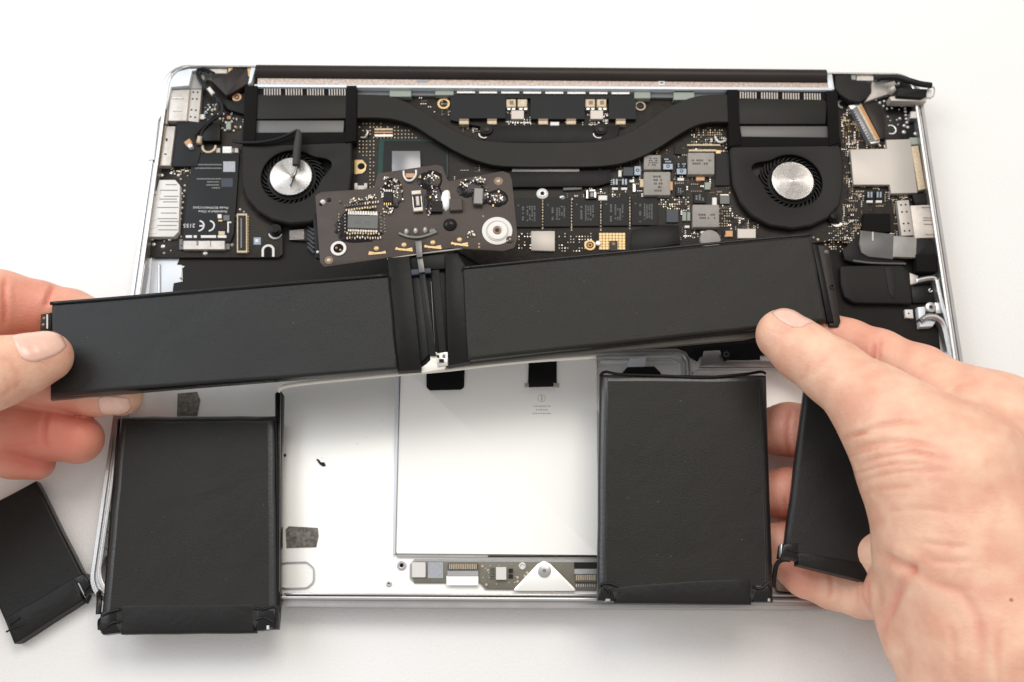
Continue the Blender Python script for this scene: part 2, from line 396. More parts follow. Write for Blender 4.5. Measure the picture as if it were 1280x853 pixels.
def tiny(g):
    random.seed(4)
    for a, b in ((603, 708), (608, 731), (647, 722), (647, 727), (656, 720), (659, 716), (610, 713)): g.disc(a, b, 1.7, 7.3, 7.6, 'cream', 0, 8)
    for i in range(26): 
        x, y = random.uniform(601, 648), random.uniform(704, 732)
        if 617 < x < 643 and 706 < y < 727 and random.random() < .8: continue
        g.rect(x, y, x+1.6, y+1.2, 7.3, 7.6, 'tin')
    for i in range(8): g.rect(613, 710+i*1.9, 618, 710.9+i*1.9, 7.3, 7.6, 'chip_grey')
sub(tiny, 'solder_pads', TB, stuff=True)
for a, b, r_ in ((502, 707, 4.6), (486, 730, 2.2)):
    g = G(); g.ring(a, b, r_*.55, r_+1.4, 6, 6.5, 'aluminium', 20); g.disc(a, b, r_*.55, 6, 6.1, 'black_hole'); g.build('screw_hole', LAP)
# pill recess + adhesive remains
g = G()
pl = [(350, 703), (384, 702), (393, 710), (393, 728), (384, 736), (350, 737)]
xy = fillet([tuple(Q(a, b, 6.6)[:2]) for a, b in pl][::-1], .003); xy = xy if area2(xy) > 0 else xy[::-1]
inn = offs(xy, -.0005)
g.loops([[(x, y, .006) for x, y in xy], [(x, y, .0068) for x, y in xy], [(x, y, .0068) for x, y in inn], [(x, y, .006) for x, y in inn]], 'aluminium_grey', False, False)
g.build('recess_rim', LAP)
for pts in ([(357, 662), (361, 658), (397, 660), (398, 670), (395, 684), (358, 685)], [(351, 660), (353, 660), (352, 686), (350, 686)], [(222, 492), (246, 490), (250, 500), (246, 520), (221, 520)]):
    G().pp(pts, 6.0, 6.5, 'adhesive', .1).build('adhesive_patch', LAP)
# ribs at the top right of the tray
g = G()
g.strip([(742, 441), (846, 438.5), (856, 442), (861, 452), (862, 472)], 6, 6, 9.6, 'aluminium', .6)
g.strip([(750, 451), (840, 449), (850, 454), (852, 472)], 3, 6, 7.6, 'aluminium_bright', .3)
g.strip([(866, 466), (872, 461), (1000, 460)], 2.5, 6, 8, 'aluminium_bright', .3)
g.pp([(875, 458), (880, 439), (900, 438), (903, 446), (906, 452), (945, 450), (990, 452), (990, 459), (875, 459)], 6, 8.4, 'aluminium', .3)
g.pp([(787, 448), (808, 447), (806, 460), (785, 461)], 6, 9, 'aluminium_bright', .3)
g.pp([(778, 466), (784, 459), (818, 458), (826, 466), (826, 476), (778, 476)], 6, 9.4, 'black_hole', .2)
g.build('tray_rib', LAP)
g = G(); g.disc(908, 443, 6, 6, 9.5, 'black_plastic', .4); g.ring(908, 443, 2, 3.4, 9.5, 9.8, 'chip_grey'); g.build('screw', LAP)
g = G(); g.pp([(868, 436), (950, 428), (950, 450), (910, 450), (902, 438), (880, 438), (872, 452), (862, 446)], 6, 6.8, 'black_hole'); g.build('gasket', LAP)

# keyboard backing
BACK = G().pp([(252, 104), (1140, 108), (1148, 180), (1160, 300), (1176, 440), (868, 446), (740, 436), (216, 440), (216, 361), (217, 354), (228, 352), (228, 335), (232, 332), (221, 331), (225, 322), (220, 300), (222, 160)], 6.02, 6.6, 'backing', .08).build('keyboard_backing', LAP)
# ------------------------------------------------------------------ logic board
def S1(parent, name, fn, label=None, **k):
    g = G(); fn(g); o = g.build(name, parent, **k)
    if label: o['label'] = label
    return o
LB = S1(LAP, 'logic_board', lambda g: g.pp([(436, 110), (700, 106), (912, 112), (1140, 113), (1158, 245), (1165, 300), (1080, 318), (1050, 300), (700, 340), (600, 330), (440, 240)], 6.7, 8.2, 'pcb', .1))
IO = S1(LAP, 'input_output_board', lambda g: g.pp([(212, 110), (260, 100), (330, 120), (345, 260), (353, 290), (353, 318), (348, 322), (192, 322), (183, 316), (186, 298), (190, 225), (200, 205), (222, 200), (206, 190), (206, 125)], 6.7, 8.2, 'pcb', .1, r=.8))
CB = S1(LAP, 'charging_board', lambda g: g.pp([(1093, 116), (1108, 108), (1145, 114), (1152, 174), (1105, 176), (1096, 150)], 8.2, 8.8, 'board_black', .1))
Z = 8.2
# left area -------------------------------------------------
def usb(g):
    g.pp([(213, 113), (237, 112), (233, 151), (210, 151)], Z, 11.5, 'steel', .3)
    g.rect(216, 122, 229, 123.2, 11.5, 11.8, 'tin'); g.rect(215, 137.5, 227, 138.7, 11.5, 11.8, 'tin')
    g.pp([(208, 113), (213, 113), (209, 155), (204, 155)], Z, 10.5, 'steel_flat', .2)
S1(IO, 'data_port', usb)
def strip8(g, pts, z):
    g.pp(pts, Z, z, 'steel_flat', .2)
    (ax, ay), (bx, by), (cx, cy), (dx, dy) = pts
    for v in (.13, .33, .66, .87):
        for u in (.3, .68):
            x = (ax*(1-u)+bx*u)*(1-v) + (dx*(1-u)+cx*u)*v; y = (ay*(1-u)+by*u)*(1-v) + (dy*(1-u)+cy*u)*v
            g.disc(x, y, 1.25, z, z+.04, 'black_hole', 0, 10)
S1(IO, 'shield_strip', lambda g: strip8(g, [(238, 110), (252, 110), (248, 153), (233.5, 151)], 10.5))
S1(IO, 'flex_bracket', lambda g: g.pp([(236, 88), (247, 86), (256, 96), (252, 111), (237, 111)], 8, 11, 'clear_plastic', .3))
S1(IO, 'video_port', lambda g: (g.pp([(208, 158), (219, 158), (213, 207), (200, 207)], Z, 11.3, 'steel', .3), g.pp([(203, 157), (208, 157), (200, 209), (195, 209)], Z, 10.5, 'cream', .2), g.rect(207, 173, 209, 176, 11.3, 11.6, 'hinge_brown'), g.rect(205, 192, 208, 193, 11.3, 11.6, 'hinge_brown')))
S1(IO, 'insulator_sheet', lambda g: g.pp([(221, 153), (262, 152), (248, 200), (246, 208), (215, 208)], Z, 10.4, 'card_black', .1), 'plain charcoal insulating sheet')
def card(g):
    g.pp([(241, 192), (299, 192), (296, 240), (292, 292), (288, 303), (228, 303), (234, 250)], Z, 10.0, 'card_black', .12)
CARD = S1(IO, 'wireless_card', card, 'charcoal wireless card with pale printing')
def txt(body, parent, cx, cy, z, hpx, ang, m, name='printed_text', wpx=None, font_off=0.0):
    cu = bpy.data.curves.new('t', 'FONT'); cu.body = body; cu.align_x = 'CENTER'; cu.align_y = 'CENTER'; cu.size = 1; cu.offset = font_off; cu.resolution_u = 3
    o = bpy.data.objects.new('t', cu); COL.objects.link(o); dg = bpy.context.evaluated_depsgraph_get()
    me = bpy.data.meshes.new_from_object(o.evaluated_get(dg)); bpy.data.objects.remove(o); bpy.data.curves.remove(cu)
    V = np.array([v.co for v in me.vertices]); k = scale_at(cx, cy, z); V[:, :2] -= (V.min(0)+V.max(0))[:2]/2
    H = V[:, 1].max()-V[:, 1].min(); W_ = V[:, 0].max()-V[:, 0].min(); sy = hpx*k/H; sx = wpx*k/W_ if wpx else sy
    V[:, 0] *= sx; V[:, 1] *= sy; a = math.radians(ang); c = Q(cx, cy, z)
    X = V[:, 0]*math.cos(a)-V[:, 1]*math.sin(a); Y = V[:, 0]*math.sin(a)+V[:, 1]*math.cos(a)
    g = G(); g.add([(x+c.x, y+c.y, c.z) for x, y in zip(X, Y)], [list(p.vertices) for p in me.polygons], m)
    return g.build(name, parent)
txt('2155', IO, 236.5, 282.3, 10.04, 5.2, 181, 'white_print', wpx=14.5)
def ce(g):
    for cx, e in ((252.3, 1), (265.2, 0)):
        g.ring(cx-4.5, 282.5, 6.0, 7.9, 10.0, 10.06, 'white_print', 24, -82, 82)
        if e: g.rect(cx-3, 281.6, cx+2.2, 283.4, 10.0, 10.06, 'white_print')
S1(IO, 'conformity_mark', ce, 'CE mark printed upside down')
txt('Assembled in China', IO, 266, 264.8, 10.04, 3.3, 180, 'light_print', wpx=36)
txt('Model BCM94331CSAX', IO, 263, 259.8, 10.04, 3.0, 180, 'light_print', wpx=44)
def cardmarks(g):
    random.seed(9)
    for y, a, b in ((206, 244, 277), (210.5, 244, 277), (223.8, 246, 280), (227.6, 259, 274), (231.4, 258, 274), (235, 265, 275)):
        x = a
        while x < b:
            d = random.uniform(1, 2.4); g.rect(x, y-.75, min(x+d, b), y+.75, 10.0, 10.05, 'grey_print'); x += d+.6
S1(IO, 'fine_print', cardmarks, stuff=True)
S1(IO, 'sticker', lambda g: g.rect(279, 202, 294, 215, 10.0, 10.1, 'sticker_grey', .02))
S1(IO, 'sticker', lambda g: g.rect(276.5, 223, 291, 234, 10.0, 10.1, 'blue_grey', .02))
def comb(g):
    g.pp([(199, 225), (219, 225), (225, 232), (223, 290), (217, 296), (186, 296), (190, 262)], Z, 11.0, 'white_part', .2)
    for i, y in enumerate((230.5, 237.5, 245, 248.5, 252, 259, 266, 273, 276.5, 281.5, 287)):
        x0 = 199 - (y-225)*.17 + (3 if i % 2 else 9); g.rect(x0, y, 221+(i % 3), y+1.1, 10.9, 11.05, 'flex_grey')
    for y in (239, 246, 271, 281, 288): g.rect(189.5-(y-239)*.05, y, 201-(y-239)*.1, y+4, 10.9, 11.1, 'steel')
S1(IO, 'card_slot', comb)
def coupler(g):
    g.rect(229, 301, 281, 312, Z, 10.2, 'steel', .2); g.rect(224, 299, 230, 312, Z, 9.4, 'grey_plastic', .1); g.rect(280, 300, 287, 312, Z, 9.2, 'grey_plastic', .1)
    g.disc(227, 307, 1, 9.4, 9.45, 'black_hole', 0, 8); g.rect(245.5, 301, 248, 307, 10.2, 10.3, 'flex_grey'); g.rect(262.5, 301, 263.5, 308, 10.2, 10.3, 'flex_grey')
    for a, b in ((232, 240), (242, 246), (251, 270), (272, 283)): g.rect(a, 294.2, b, 297.5, 10, 10.4, 'white_part', .1)
S1(IO, 'edge_connector', coupler)
def mez(g, a, b, c, d):
    g.rect(a, b, c, d, Z, 9.6, 'cream', .1); g.rect(a+1.6, b+2.5, c-1.6, d-2.5, 9.6, 9.65, 'pcb'); g.rect(a+4.6, b+6, c-6.5, d-6, 9.65, 9.9, 'flex_grey')
    n = int((d-b)/3.6)
    for i in range(n): g.rect(c, b+3+i*3.6, c+1.8, b+4.8+i*3.6, Z, 8.8, 'gold')
S1(IO, 'ribbon_socket', lambda g: mez(g, 296, 267, 309, 316), 'upright gold-edged socket')
S1(IO, 'label_dot', lambda g: (g.rect(317, 297, 326, 306, Z, 8.3, 'cap_blue', .02), g.rect(319, 299, 323, 303, 8.3, 8.35, 'white_part')))
def ush(g):
    g.ring(335, 313, 5.2, 8, Z, 8.6, 'white_part', 20, 0, 180); g.rect(327, 313, 329.8, 321, Z, 8.6, 'white_part'); g.rect(340.2, 313, 343, 321, Z, 8.6, 'white_part'); g.rect(331.5, 310, 338.5, 322, 8.2, 8.25, 'black_hole')
S1(IO, 'mounting_pad', ush)
S1(IO, 'mounting_pad', lambda g: (g.ring(261, 183, 6.8, 9.3, Z, 10.6, 'cream', 20, 170, 370), g.disc(261, 183, 6, Z, 8.6, 'pcb')))
def cardtop(g):
    for a, b in ((244, 249), (250, 253), (270, 275), (287, 292), (293, 298)):
        g.rect(a, 185, b, 191, Z, 9.6, 'steel_flat', .2)
    g.rect(278, 183, 290, 191.5, Z, 10.4, 'tin', .2)
S1(IO, 'antenna_pad', cardtop)
def smallset(g):
    g.rect(272, 268, 277, 273, Z, 10.6, 'white_part', .1); g.rect(273, 275, 278, 277, Z, 10.5, 'gold', .05); g.rect(279, 269, 287, 276, Z, 10.6, 'chip_grey', .1); g.rect(274, 278, 283, 288, Z, 10.5, 'chip', .1)
    g.rect(284, 277, 286, 291, Z, 10.5, 'white_part', .1); g.rect(284, 277, 289, 279, Z, 10.4, 'white_part', .1); g.rect(273, 289, 281, 294, Z, 10.4, 'cream', .1)
S1(IO, 'chip_cluster', smallset)
def vias(g):
    random.seed(12)
    for x, y, r_ in ((202, 219, 2.6), (223, 219, 2.4), (226, 224, 1.6), (231, 232, 1.8), (230.5, 238.5, 2.1), (227.5, 242, 1.9), (229.5, 245.5, 1.7), (226.5, 249, 1.6), (228.5, 253, 1.9), (227.5, 260, 2), (226.5, 267, 1.7), (223, 270, 1.8), (225.5, 274, 1.8), (222.5, 277.5, 1.8), (224.7, 281, 1.7), (223.5, 286, 1.9), (223, 291.5, 1.8), (216, 294, 2), (212, 299, 2.8), (199.5, 298, 1.9), (190, 298.5, 2.7), (203.5, 308, 3), (221, 296.5, 1.8), (213.5, 313.5, 1.3), (256.5, 316.5, 3.4), (289.5, 306, 2.4), (226.5, 296, 1.5), (192, 305.5, 2.6), (205.5, 301.5, 1.3), (205, 316.5, 1.7), (300, 262, 2), (294.5, 270, 1.8), (293.5, 277, 1.6), (305, 265, 1.5), (248, 227, 1.6), (247, 221, 1.2), (234.5, 220, 1.2)):
        g.dome(x, y, r_, Z, .5, 'tin' if random.random() < .7 else 'cream', 10, 3)
    for i in range(34): g.rect(*(lambda a, b: (a, b, a+random.uniform(1, 3), b+random.uniform(1, 2)))(random.uniform(212, 241), random.uniform(208, 219)), Z, 8.7, random.choice(['tin', 'cream', 'chip_grey', 'gold']))
    for i in range(46):
        a, b = random.uniform(258, 306), random.uniform(128, 164)
        g.rect(a, b, a+random.uniform(1, 2.6), b+random.uniform(1, 3), Z, 9.0, random.choice(['tin', 'cream', 'white_part', 'gold', 'cap_brown', 'cap_blue']))
    for i in range(20):
        a, b = random.uniform(254, 268), random.uniform(130, 150)
        g.rect(a, b, a+random.uniform(1, 2), b+random.uniform(1, 2), Z, 9.0, random.choice(['tin', 'white_part', 'cap_blue']))
S1(IO, 'solder_points', vias, stuff=True)
S1(IO, 'capacitor', lambda g: g.rect(249, 143, 255, 149, Z, 9.2, 'white_part', .1))
S1(IO, 'capacitor', lambda g: g.rect(282.5, 152, 288.5, 162, Z, 9.6, 'cap_green', .1))
S1(IO, 'capacitor', lambda g: g.rect(283.5, 145, 288.5, 149, Z, 9.4, 'copper_pad', .1))
S1(IO, 'chip', lambda g: g.pp([(256, 152), (275, 154), (275, 176), (251, 176)], Z, 11.5, 'tape_dark', .2), 'black taped connector block')
# scattered lower-left jagged bits
S1(LAP, 'adhesive_patch', lambda g: (g.disc(226, 348, 1.4, 6.5, 6.7, 'grey_plastic', 0, 8)))

# hinges ---------------------------------------------------
def hinge_l(g):
    g.pp([(264, 101), (268, 94), (283, 92), (291, 85), (309, 86), (311, 104), (291, 116), (283, 120)], 9.5, 12.6, 'hinge_brown', .5, r=.6)
S1(LAP, 'hinge_cover', hinge_l)
S1(LAP, 'hinge_plate', lambda g: (g.rect(262, 86, 284, 92, 8, 11.6, 'steel', .2), g.rect(285, 85, 291, 92, 8, 12, 'gold', .2), g.rect(309, 85, 314, 96, 8, 12, 'gold', .2), g.pp([(314, 84), (320, 83), (314, 103), (310, 106)], 8, 12.5, 'aluminium_bright', .2)))
S1(LAP, 'hinge_screw', lambda g: (g.disc(296, 121.5, 6.2, 8.2, 10.5, 'copper_pad', .4), g.ring(296, 121.5, 1.6, 3, 10.5, 10.7, 'hinge_brown')))
S1(LAP, 'bracket_arm', lambda g: g.pp([(280, 124), (292, 126), (310, 112), (309, 144), (285, 137), (279, 132)], 8.2, 10.4, 'black_plastic', .3))
def hinge_r(g):
    xy = [(1044, 93), (1063, 92), (1065, 100), (1080, 101), (1088, 106), (1089, 114), (1084, 123), (1075, 128), (1062, 126), (1050, 118), (1044, 110)]
    g.pp(xy, 9.5, 12.8, 'fan_plastic', .6, 3, r=1.2)
S1(LAP, 'hinge_cover', hinge_r)
S1(LAP, 'hinge_plate', lambda g: (g.rect(1064, 93, 1070, 100, 8, 12.0, 'cap_green', .2), g.rect(1071, 93, 1092, 101, 8, 11.8, 'steel', .2), g.pp([(1033, 90), (1040, 92), (1043, 112), (1036, 112)], 8, 12.5, 'aluminium_bright', .2)))
S1(LAP, 'hinge_bracket', lambda g: g.pp([(1090, 100), (1096, 107), (1118, 101), (1124, 110), (1110, 118), (1097, 122), (1080, 128), (1089, 116)], 8, 10.8, 'steel_flat', .3))

# black hinge bar, perforated strip, vent ------------------
def bar(g):
    A = Q(320, 92, 12.5); B = Q(1033, 98, 12.5); L = []
    prof = [(-.0028, .0070), (-.0029, .0112), (-.0020, .0132), (-.0003, .0142), (.0016, .0146), (.0032, .0142), (.0042, .0134), (.0044, .012)]
    d = (B-A).normalized(); nn = Vector((-d.y, d.x, 0))
    for P in (A, B): L.append([Vector((P.x, P.y, 0)) + nn*a + Vector((0, 0, z)) for a, z in prof])
    g.loops(L, 'hinge_brown')
HB = S1(LAP, 'hinge_bar', bar, ang=60)
S1(LAP, 'perforated_strip', lambda g: (g.pp([(322, 97), (1038, 103), (1038, 110), (322, 106)], 7, 12.2, 'vent_strip', .1)))
S1(LAP, 'strip_marker', lambda g: (g.rect(823, 101.5, 831, 106.5, 12.2, 12.4, 'white_part', .05), g.rect(825, 103, 829, 104.5, 12.4, 12.45, 'blue_grey')))
S1(LAP, 'strip_marker', lambda g: (g.rect(521, 100.5, 534, 103, 12.2, 12.4, 'cap_blue', .05)))
S1(LAP, 'chassis_edge', lambda g: g.pp([(318, 105.5), (1040, 109.5), (1040, 112.8), (318, 108.7)], 7, 12.7, 'aluminium_bright', .15))
S1(LAP, 'vent_back', lambda g: g.pp([(318, 108), (1040, 112.5), (1035, 124), (446, 119), (320, 116)], 7, 9.8, 'grey_plastic', .1))
cl = [(487, 514, 111, 121), (544, 567, 111, 119)] + [(571+27.6*i, 594+27.6*i, 111.8+.16*i, 116.8+.16*i) for i in range(8)] + [(793, 813, 113, 123), (842, 868, 115, 125)]
base = None
for a, b, c, d in cl:
    S1(LAP, 'vent_block', lambda g: (g.rect(a, c, b, d, 8, 11.0, 'cap_green' if d-c > 7 else 'aluminium_grey', .15), g.rect(a+1, c-1.6, b-1, c, 8, 11.2, 'black_hole')))

# fans -------------------------------------------------------
def pol_hit(poly, c, a):
    d = Vector((math.cos(a), math.sin(a))); best = 0
    n = len(poly)
    for i in range(n):
        p = Vector(poly[i])-c; q = Vector(poly[(i+1) % n])-c; e = q-p
        den = d.x*e.y - d.y*e.x
        if abs(den) < 1e-12: continue
        t = (p.x*e.y - p.y*e.x)/den; u = (p.x*d.y - p.y*d.x)/den
        if t > 0 and -1e-6 <= u <= 1+1e-6: best = max(best, t)
    return best
def fan(cx, cy, outline, lobe_ang, lug):
    F = empty_sub = None
    zc = 12.0; c = Q(cx, cy, zc); k = scale_at(cx, cy, zc); c2 = Vector((c.x, c.y))
    poly = fillet([tuple(Q(a, b, zc)[:2]) for a, b in outline], .002)
    N = 120; out, hole = [], []
    for i in range(N):
        a = 2*math.pi*i/N; R = pol_hit(poly, c2, a); out.append((c.x+R*math.cos(a), c.y+R*math.sin(a)))
        da = (a - math.radians(lobe_ang)+math.pi) % (2*math.pi) - math.pi
        r_ = 37.5 + 16*math.exp(-(da/.30)**2)
        hole.append((c.x+r_*k*math.cos(a), c.y+r_*k*math.sin(a)))
    g = G(); e = offs(out, -.0007); h2 = offs(hole, .0006)
    lo = lambda P, z: [(x, y, z*MM) for x, y in P]
    g.loops([lo(out, 6.7), lo(out, 11.4), lo(e, 12.0), lo(h2, 12.0), lo(hole, 11.7), lo(hole, 11.1), lo(offs(hole, .0012), 11.1), lo(offs(hole, .0012), 7.2)], 'fan_plastic', False, False)
    fl = [(c.x+44*k*math.cos(2*math.pi*i/40), c.y+44*k*math.sin(2*math.pi*i/40)) for i in range(40)]
    g.prism(fl, .0066, .0074, 'black_hole')
    FN = g.build('fan', LAP, ang=40)
    # hub
    me_g = G(); L = []
    for r_, z in ((30.5, 7.4), (30.5, 10.2), (27.8, 10.6), (27.3, 11.3)):
        L.append([(c.x+r_*k*math.cos(2*math.pi*i/64), c.y+r_*k*math.sin(2*math.pi*i/64), z*MM) for i in range(64)])
    me_g.loops(L, 'black_plastic'); me_g.build('rotor_ring', FN, ang=30)
    g = G(); L = []
    for r_, z in ((26.6, 10.4), (26.6, 11.6), (26.0, 12.0), (24.8, 12.15), (12, 12.15), (1.6, 12.12), (1.5, 12.0)):
        L.append([(c.x+r_*k*math.cos(2*math.pi*i/64), c.y+r_*k*math.sin(2*math.pi*i/64), z*MM) for i in range(64)])
    g.loops(L, 'spun_metal'); g.build('hub', FN, ang=30)
    # blades, one mesh shared
    g = G(); P = []
    for s_ in (0, .25, .5, .75, 1):
        r_ = (30 + 11*s_)*k; a = -.42*s_**1.4; P.append((r_*math.cos(a), r_*math.sin(a)))
    A, B = [], []
    for i, p in enumerate(P):
        d = (Vector(P[min(i+1, 4)])-Vector(P[max(i-1, 0)])).normalized(); n_ = Vector((-d.y, d.x))*.00028
        A.append(tuple(Vector(p)+n_)); B.append(tuple(Vector(p)-n_))
    me = None
    g.prism(B+A[::-1], 0, .0028, 'black_plastic')
    bm_o = g.build('blade', None); off = bm_o.location.copy()
    me = bm_o.data; me.transform(Matrix.Translation(off)); bpy.data.objects.remove(bm_o)
    for i in range(33):
        o = bpy.data.objects.new('blade', me); COL.objects.link(o); o.rotation_euler = (0, 0, 2*math.pi*i/33)
        setpar(o, FN, Vector((c.x, c.y, .0072)))
    lx, ly = lug
    g = G(); g.disc(lx, ly, 8, 8.2, 11, 'fan_plastic', .5); g.disc(lx, ly, 5, 11, 12.3, 'black_plastic', .5); g.build('screw_lug', FN)
    return FN
FL = fan(363.5, 220.5, [(302, 186), (302, 180), (440, 174), (440, 215), (437, 238), (425, 256), (408, 270), (388, 278), (362, 280), (340, 275), (322, 264), (308, 248), (302, 232)], 22, (343.5, 287))
FR = fan(991, 226, [(912, 182), (1050, 180), (1054, 200), (1054, 235), (1050, 256), (1036, 272), (1015, 282), (990, 286), (962, 282), (940, 270), (926, 254), (916, 230)], 158, (1043, 270))
S1(LAP, 'screw_crescent', lambda g: g.ring(344, 291, 5, 8.6, Z, 8.8, 'white_part', 20, 190, 350))
S1(LAP, 'screw_crescent', lambda g: g.ring(1046, 276, 5, 8.6, Z, 8.8, 'tin', 20, 190, 330))
# heat sinks
def sink(pts_frame, fins, slab, band, low, xs):
    S1(LAP, 'heatsink_slab', lambda g: g.pp(slab, 8.4, 12.2, 'pipe_black', .35))
    H = S1(LAP, 'heatsink_fins', lambda g: g.pp(fins, 8.2, 11.2, 'black_hole'))
    x0, x1, y0, y1 = xs
    nG, nT = 4, 7; pitch = (x1-x0)/nG
    tooth = None
    for i in range(nG):
        for j in range(nT):
            x = x0+i*pitch+2+j*(pitch-4.5)/nT
            yy = y0+(y1-y0)*((x-x0)/(x1-x0))
            if tooth is None:
                g = G(); g.rect(x, yy, x+1.3, yy+8, 10.5, 12.3, 'steel_flat'); tooth = g.build('fin', H); ref = Q(x, yy, 12.3)
            else:
                q = Q(x, yy, 12.3); copy(tooth, H, WL0 + (q-ref))
            if i == 0 and j == 0: WL0 = WL[tooth.name].copy()
    for p_ in pts_frame: S1(LAP, 'duct_frame', lambda g: g.pp(p_, 8.2, 12.9, 'foam_black', .3))
    S1(LAP, 'duct_window', lambda g: g.pp(band, 8.2, 11.4, 'band_grey', .1))
    S1(LAP, 'duct_tape', lambda g: g.pp(low, 8.2, 12.3, 'foam_black', .2))
sink([[(306, 107), (322, 107), (319, 176), (303, 181)], [(433, 107), (446, 107), (445, 176), (431, 178)]], [(320, 110), (434, 110), (434, 120), (320, 120)],
     [(320, 118), (434, 119), (433, 148), (318, 149)], [(320, 151), (430, 151), (429, 166), (318, 166)], [(303, 166), (446, 165), (444, 178), (304, 183)], (328, 436, 111, 111.5))
sink([[(909, 112), (923, 112), (926, 181), (912, 183)], [(1033, 114), (1047, 114), (1050, 178), (1037, 182)]], [(922, 113), (1036, 114), (1036, 124), (922, 123)],
     [(920, 123), (1030, 124), (1034, 128), (1032, 155), (924, 155)], [(925, 158), (1036, 158), (1036, 172), (927, 171)], [(912, 171), (1050, 172), (1052, 182), (913, 184)], (923, 1030, 115, 117))
top = [(446, 118), (478, 119), (500, 124), (530, 139), (560, 158), (590, 172), (620, 177), (650, 178), (700, 178), (740, 177), (765, 173), (790, 163), (812, 149), (835, 134), (858, 124), (880, 119), (912, 118)]
bot = [(912, 153), (888, 153), (868, 158), (848, 169), (825, 184), (800, 197), (775, 205), (745, 208.5), (700, 209), (650, 209), (618, 207), (590, 199), (565, 187), (540, 172), (518, 158), (495, 150), (472, 147.5), (446, 147.5)]
def pipe(g):
    t2 = [(p.x, p.y) for p in spline([Vector((a, b, 0)) for a, b in top], 3)]; b2 = [(p.x, p.y) for p in spline([Vector((a, b, 0)) for a, b in bot], 3)]
    g.pp(t2+b2, 9.6, 12.2, 'pipe_black', .4, 3, rb=True)
S1(LAP, 'heat_pipe', pipe, smooth=False, ang=50)
S1(LAP, 'pipe_bracket', lambda g: g.pp([(640, 207), (725, 207), (724, 215), (640, 215)], 8.4, 10.6, 'flex_grey', .2))
S1(LAP, 'pipe_bracket', lambda g: (g.pp([(636, 214), (764, 212), (764, 228), (745, 233), (636, 234)], 8.4, 10.2, 'black_plastic', .3), g.pp([(704, 234), (728, 233), (727, 237), (704, 238)], 8.2, 9.4, 'chip_grey', .2)))
S1(LAP, 'pipe_bracket', lambda g: (g.pp([(600, 157), (775, 157), (770, 178), (608, 178)], 8.4, 10.9, 'black_plastic', .3)))
for x, y in ((608, 161), (751, 161)):
    S1(LAP, 'spring_screw', lambda g: (g.disc(x, y, 8, 10.9, 12.0, 'fan_plastic', .5), g.disc(x, y, 4.5, 12.0, 12.6, 'hinge_brown', .3), g.ring(x-3, y+6, 5.5, 6.8, 10.9, 11.3, 'tin', 20, 180, 300)))
# upper insulator with windows
def ins(g):
    y0, y1 = 117.5, 155
    for a, b, c, d in ((563, y0, 632, 148), (663, y0, 731, 149), (761, y0, 795, 149), (632, y0, 663, 123), (731, y0, 761, 124)):
        g.rect(a, b, b and c, d, Z, 10.3, 'card_black', .05)
    g.pp([(563, 148), (572, 148), (600, 158), (563, 150)], Z, 10.25, 'card_black')
S1(LAP, 'upper_insulator', ins)
for x in (632, 731):
    def blk(g):
        for o in (2, 16): g.rect(x+o-1, 124, x+o+11, 134, Z, 10.6, 'cream', .3); g.rect(x+o+3, 126, x+o+8, 131, 10.6, 10.65, 'cap_brown' if (x > 700 or o == 2) else 'steel_flat'); 
        for o in (2, 8, 17, 23): g.rect(x+o, 134, x+o+4.2, 137.5, Z, 10.0, 'tin', .1)
    S1(LB, 'twin_capacitor', blk)
    S1(LB, 'chip', lambda g: g.rect(x+7, 138, x+23, 149, Z, 10.2, 'steel_flat', .15))
for x in (574, 609, 673, 708, 770): S1(LB, 'capacitor', lambda g: (g.rect(x, 148.5, x+12, 155.5, Z, 10.8, 'cream', .2), g.rect(x, 148.5, x+12, 151, 10.7, 10.95, 'cap_brown', .05)))
S1(LB, 'capacitor', lambda g: g.rect(688, 152.5, 699, 157, Z, 11.0, 'white_part', .2))

# processor
S1(LB, 'processor', lambda g: (g.pp([(474, 174), (560, 176), (560, 222), (472, 222)], Z, 8.8, 'green_substrate', .05), g.pp([(480, 176), (558, 177), (558, 222), (478, 222)], 8.8, 9.1, 'chip', .05)))
S1(LB, 'processor_die', lambda g: g.pp([(490, 189), (525, 189), (526, 224), (490, 224)], 9.1, 10.0, 'die', .05))
S1(LB, 'mounting_pad', lambda g: (g.pp([(443, 200), (453, 200), (458, 206), (457, 213), (453, 217), (443, 218)], Z, 8.7, 'gold', .05, r=.5), g.disc(451.5, 208, 4.6, 8.7, 8.75, 'black_hole')))
def bars(g):
    g.rect(468, 160.5, 491, 163, Z, 8.9, 'cream', .1); g.rect(468, 164.5, 491, 166.6, Z, 8.9, 'copper_pad', .1); g.rect(468, 168, 491, 171, Z, 9.0, 'tin', .1)
S1(LB, 'bus_bar', bars)
S1(LB, 'spring_hook', lambda g: g.ptube([(451, 172, 9), (456, 172, 9), (459, 168, 9.3), (460, 164, 9.3)], .5, 'tin'))
S1(LB, 'spring_hook', lambda g: g.ptube([(894, 171, 9), (896, 176, 9), (901, 178, 9.3), (907, 176, 9.3)], .55, 'white_part'))
S1(LB, 'mounting_pad', lambda g: (g.ring(554.5, 129.5, 5.2, 7.8, Z, 8.9, 'gold', 24), g.disc(554.5, 129.5, 5, Z, 8.3, 'board_black')))
S1(LB, 'mounting_pad', lambda g: (g.ring(800.5, 132.5, 5, 6.6, Z, 8.9, 'cream', 24), g.disc(800.5, 132.5, 4.8, Z, 8.3, 'board_black')))
S1(LB, 'clip', lambda g: (g.rect(443, 229, 447, 235, Z, 9.2, 'steel_flat', .1), g.rect(455, 229, 459, 235, Z, 9.2, 'steel_flat', .1), g.rect(443, 232, 459, 237, Z, 8.9, 'steel_flat', .1)))

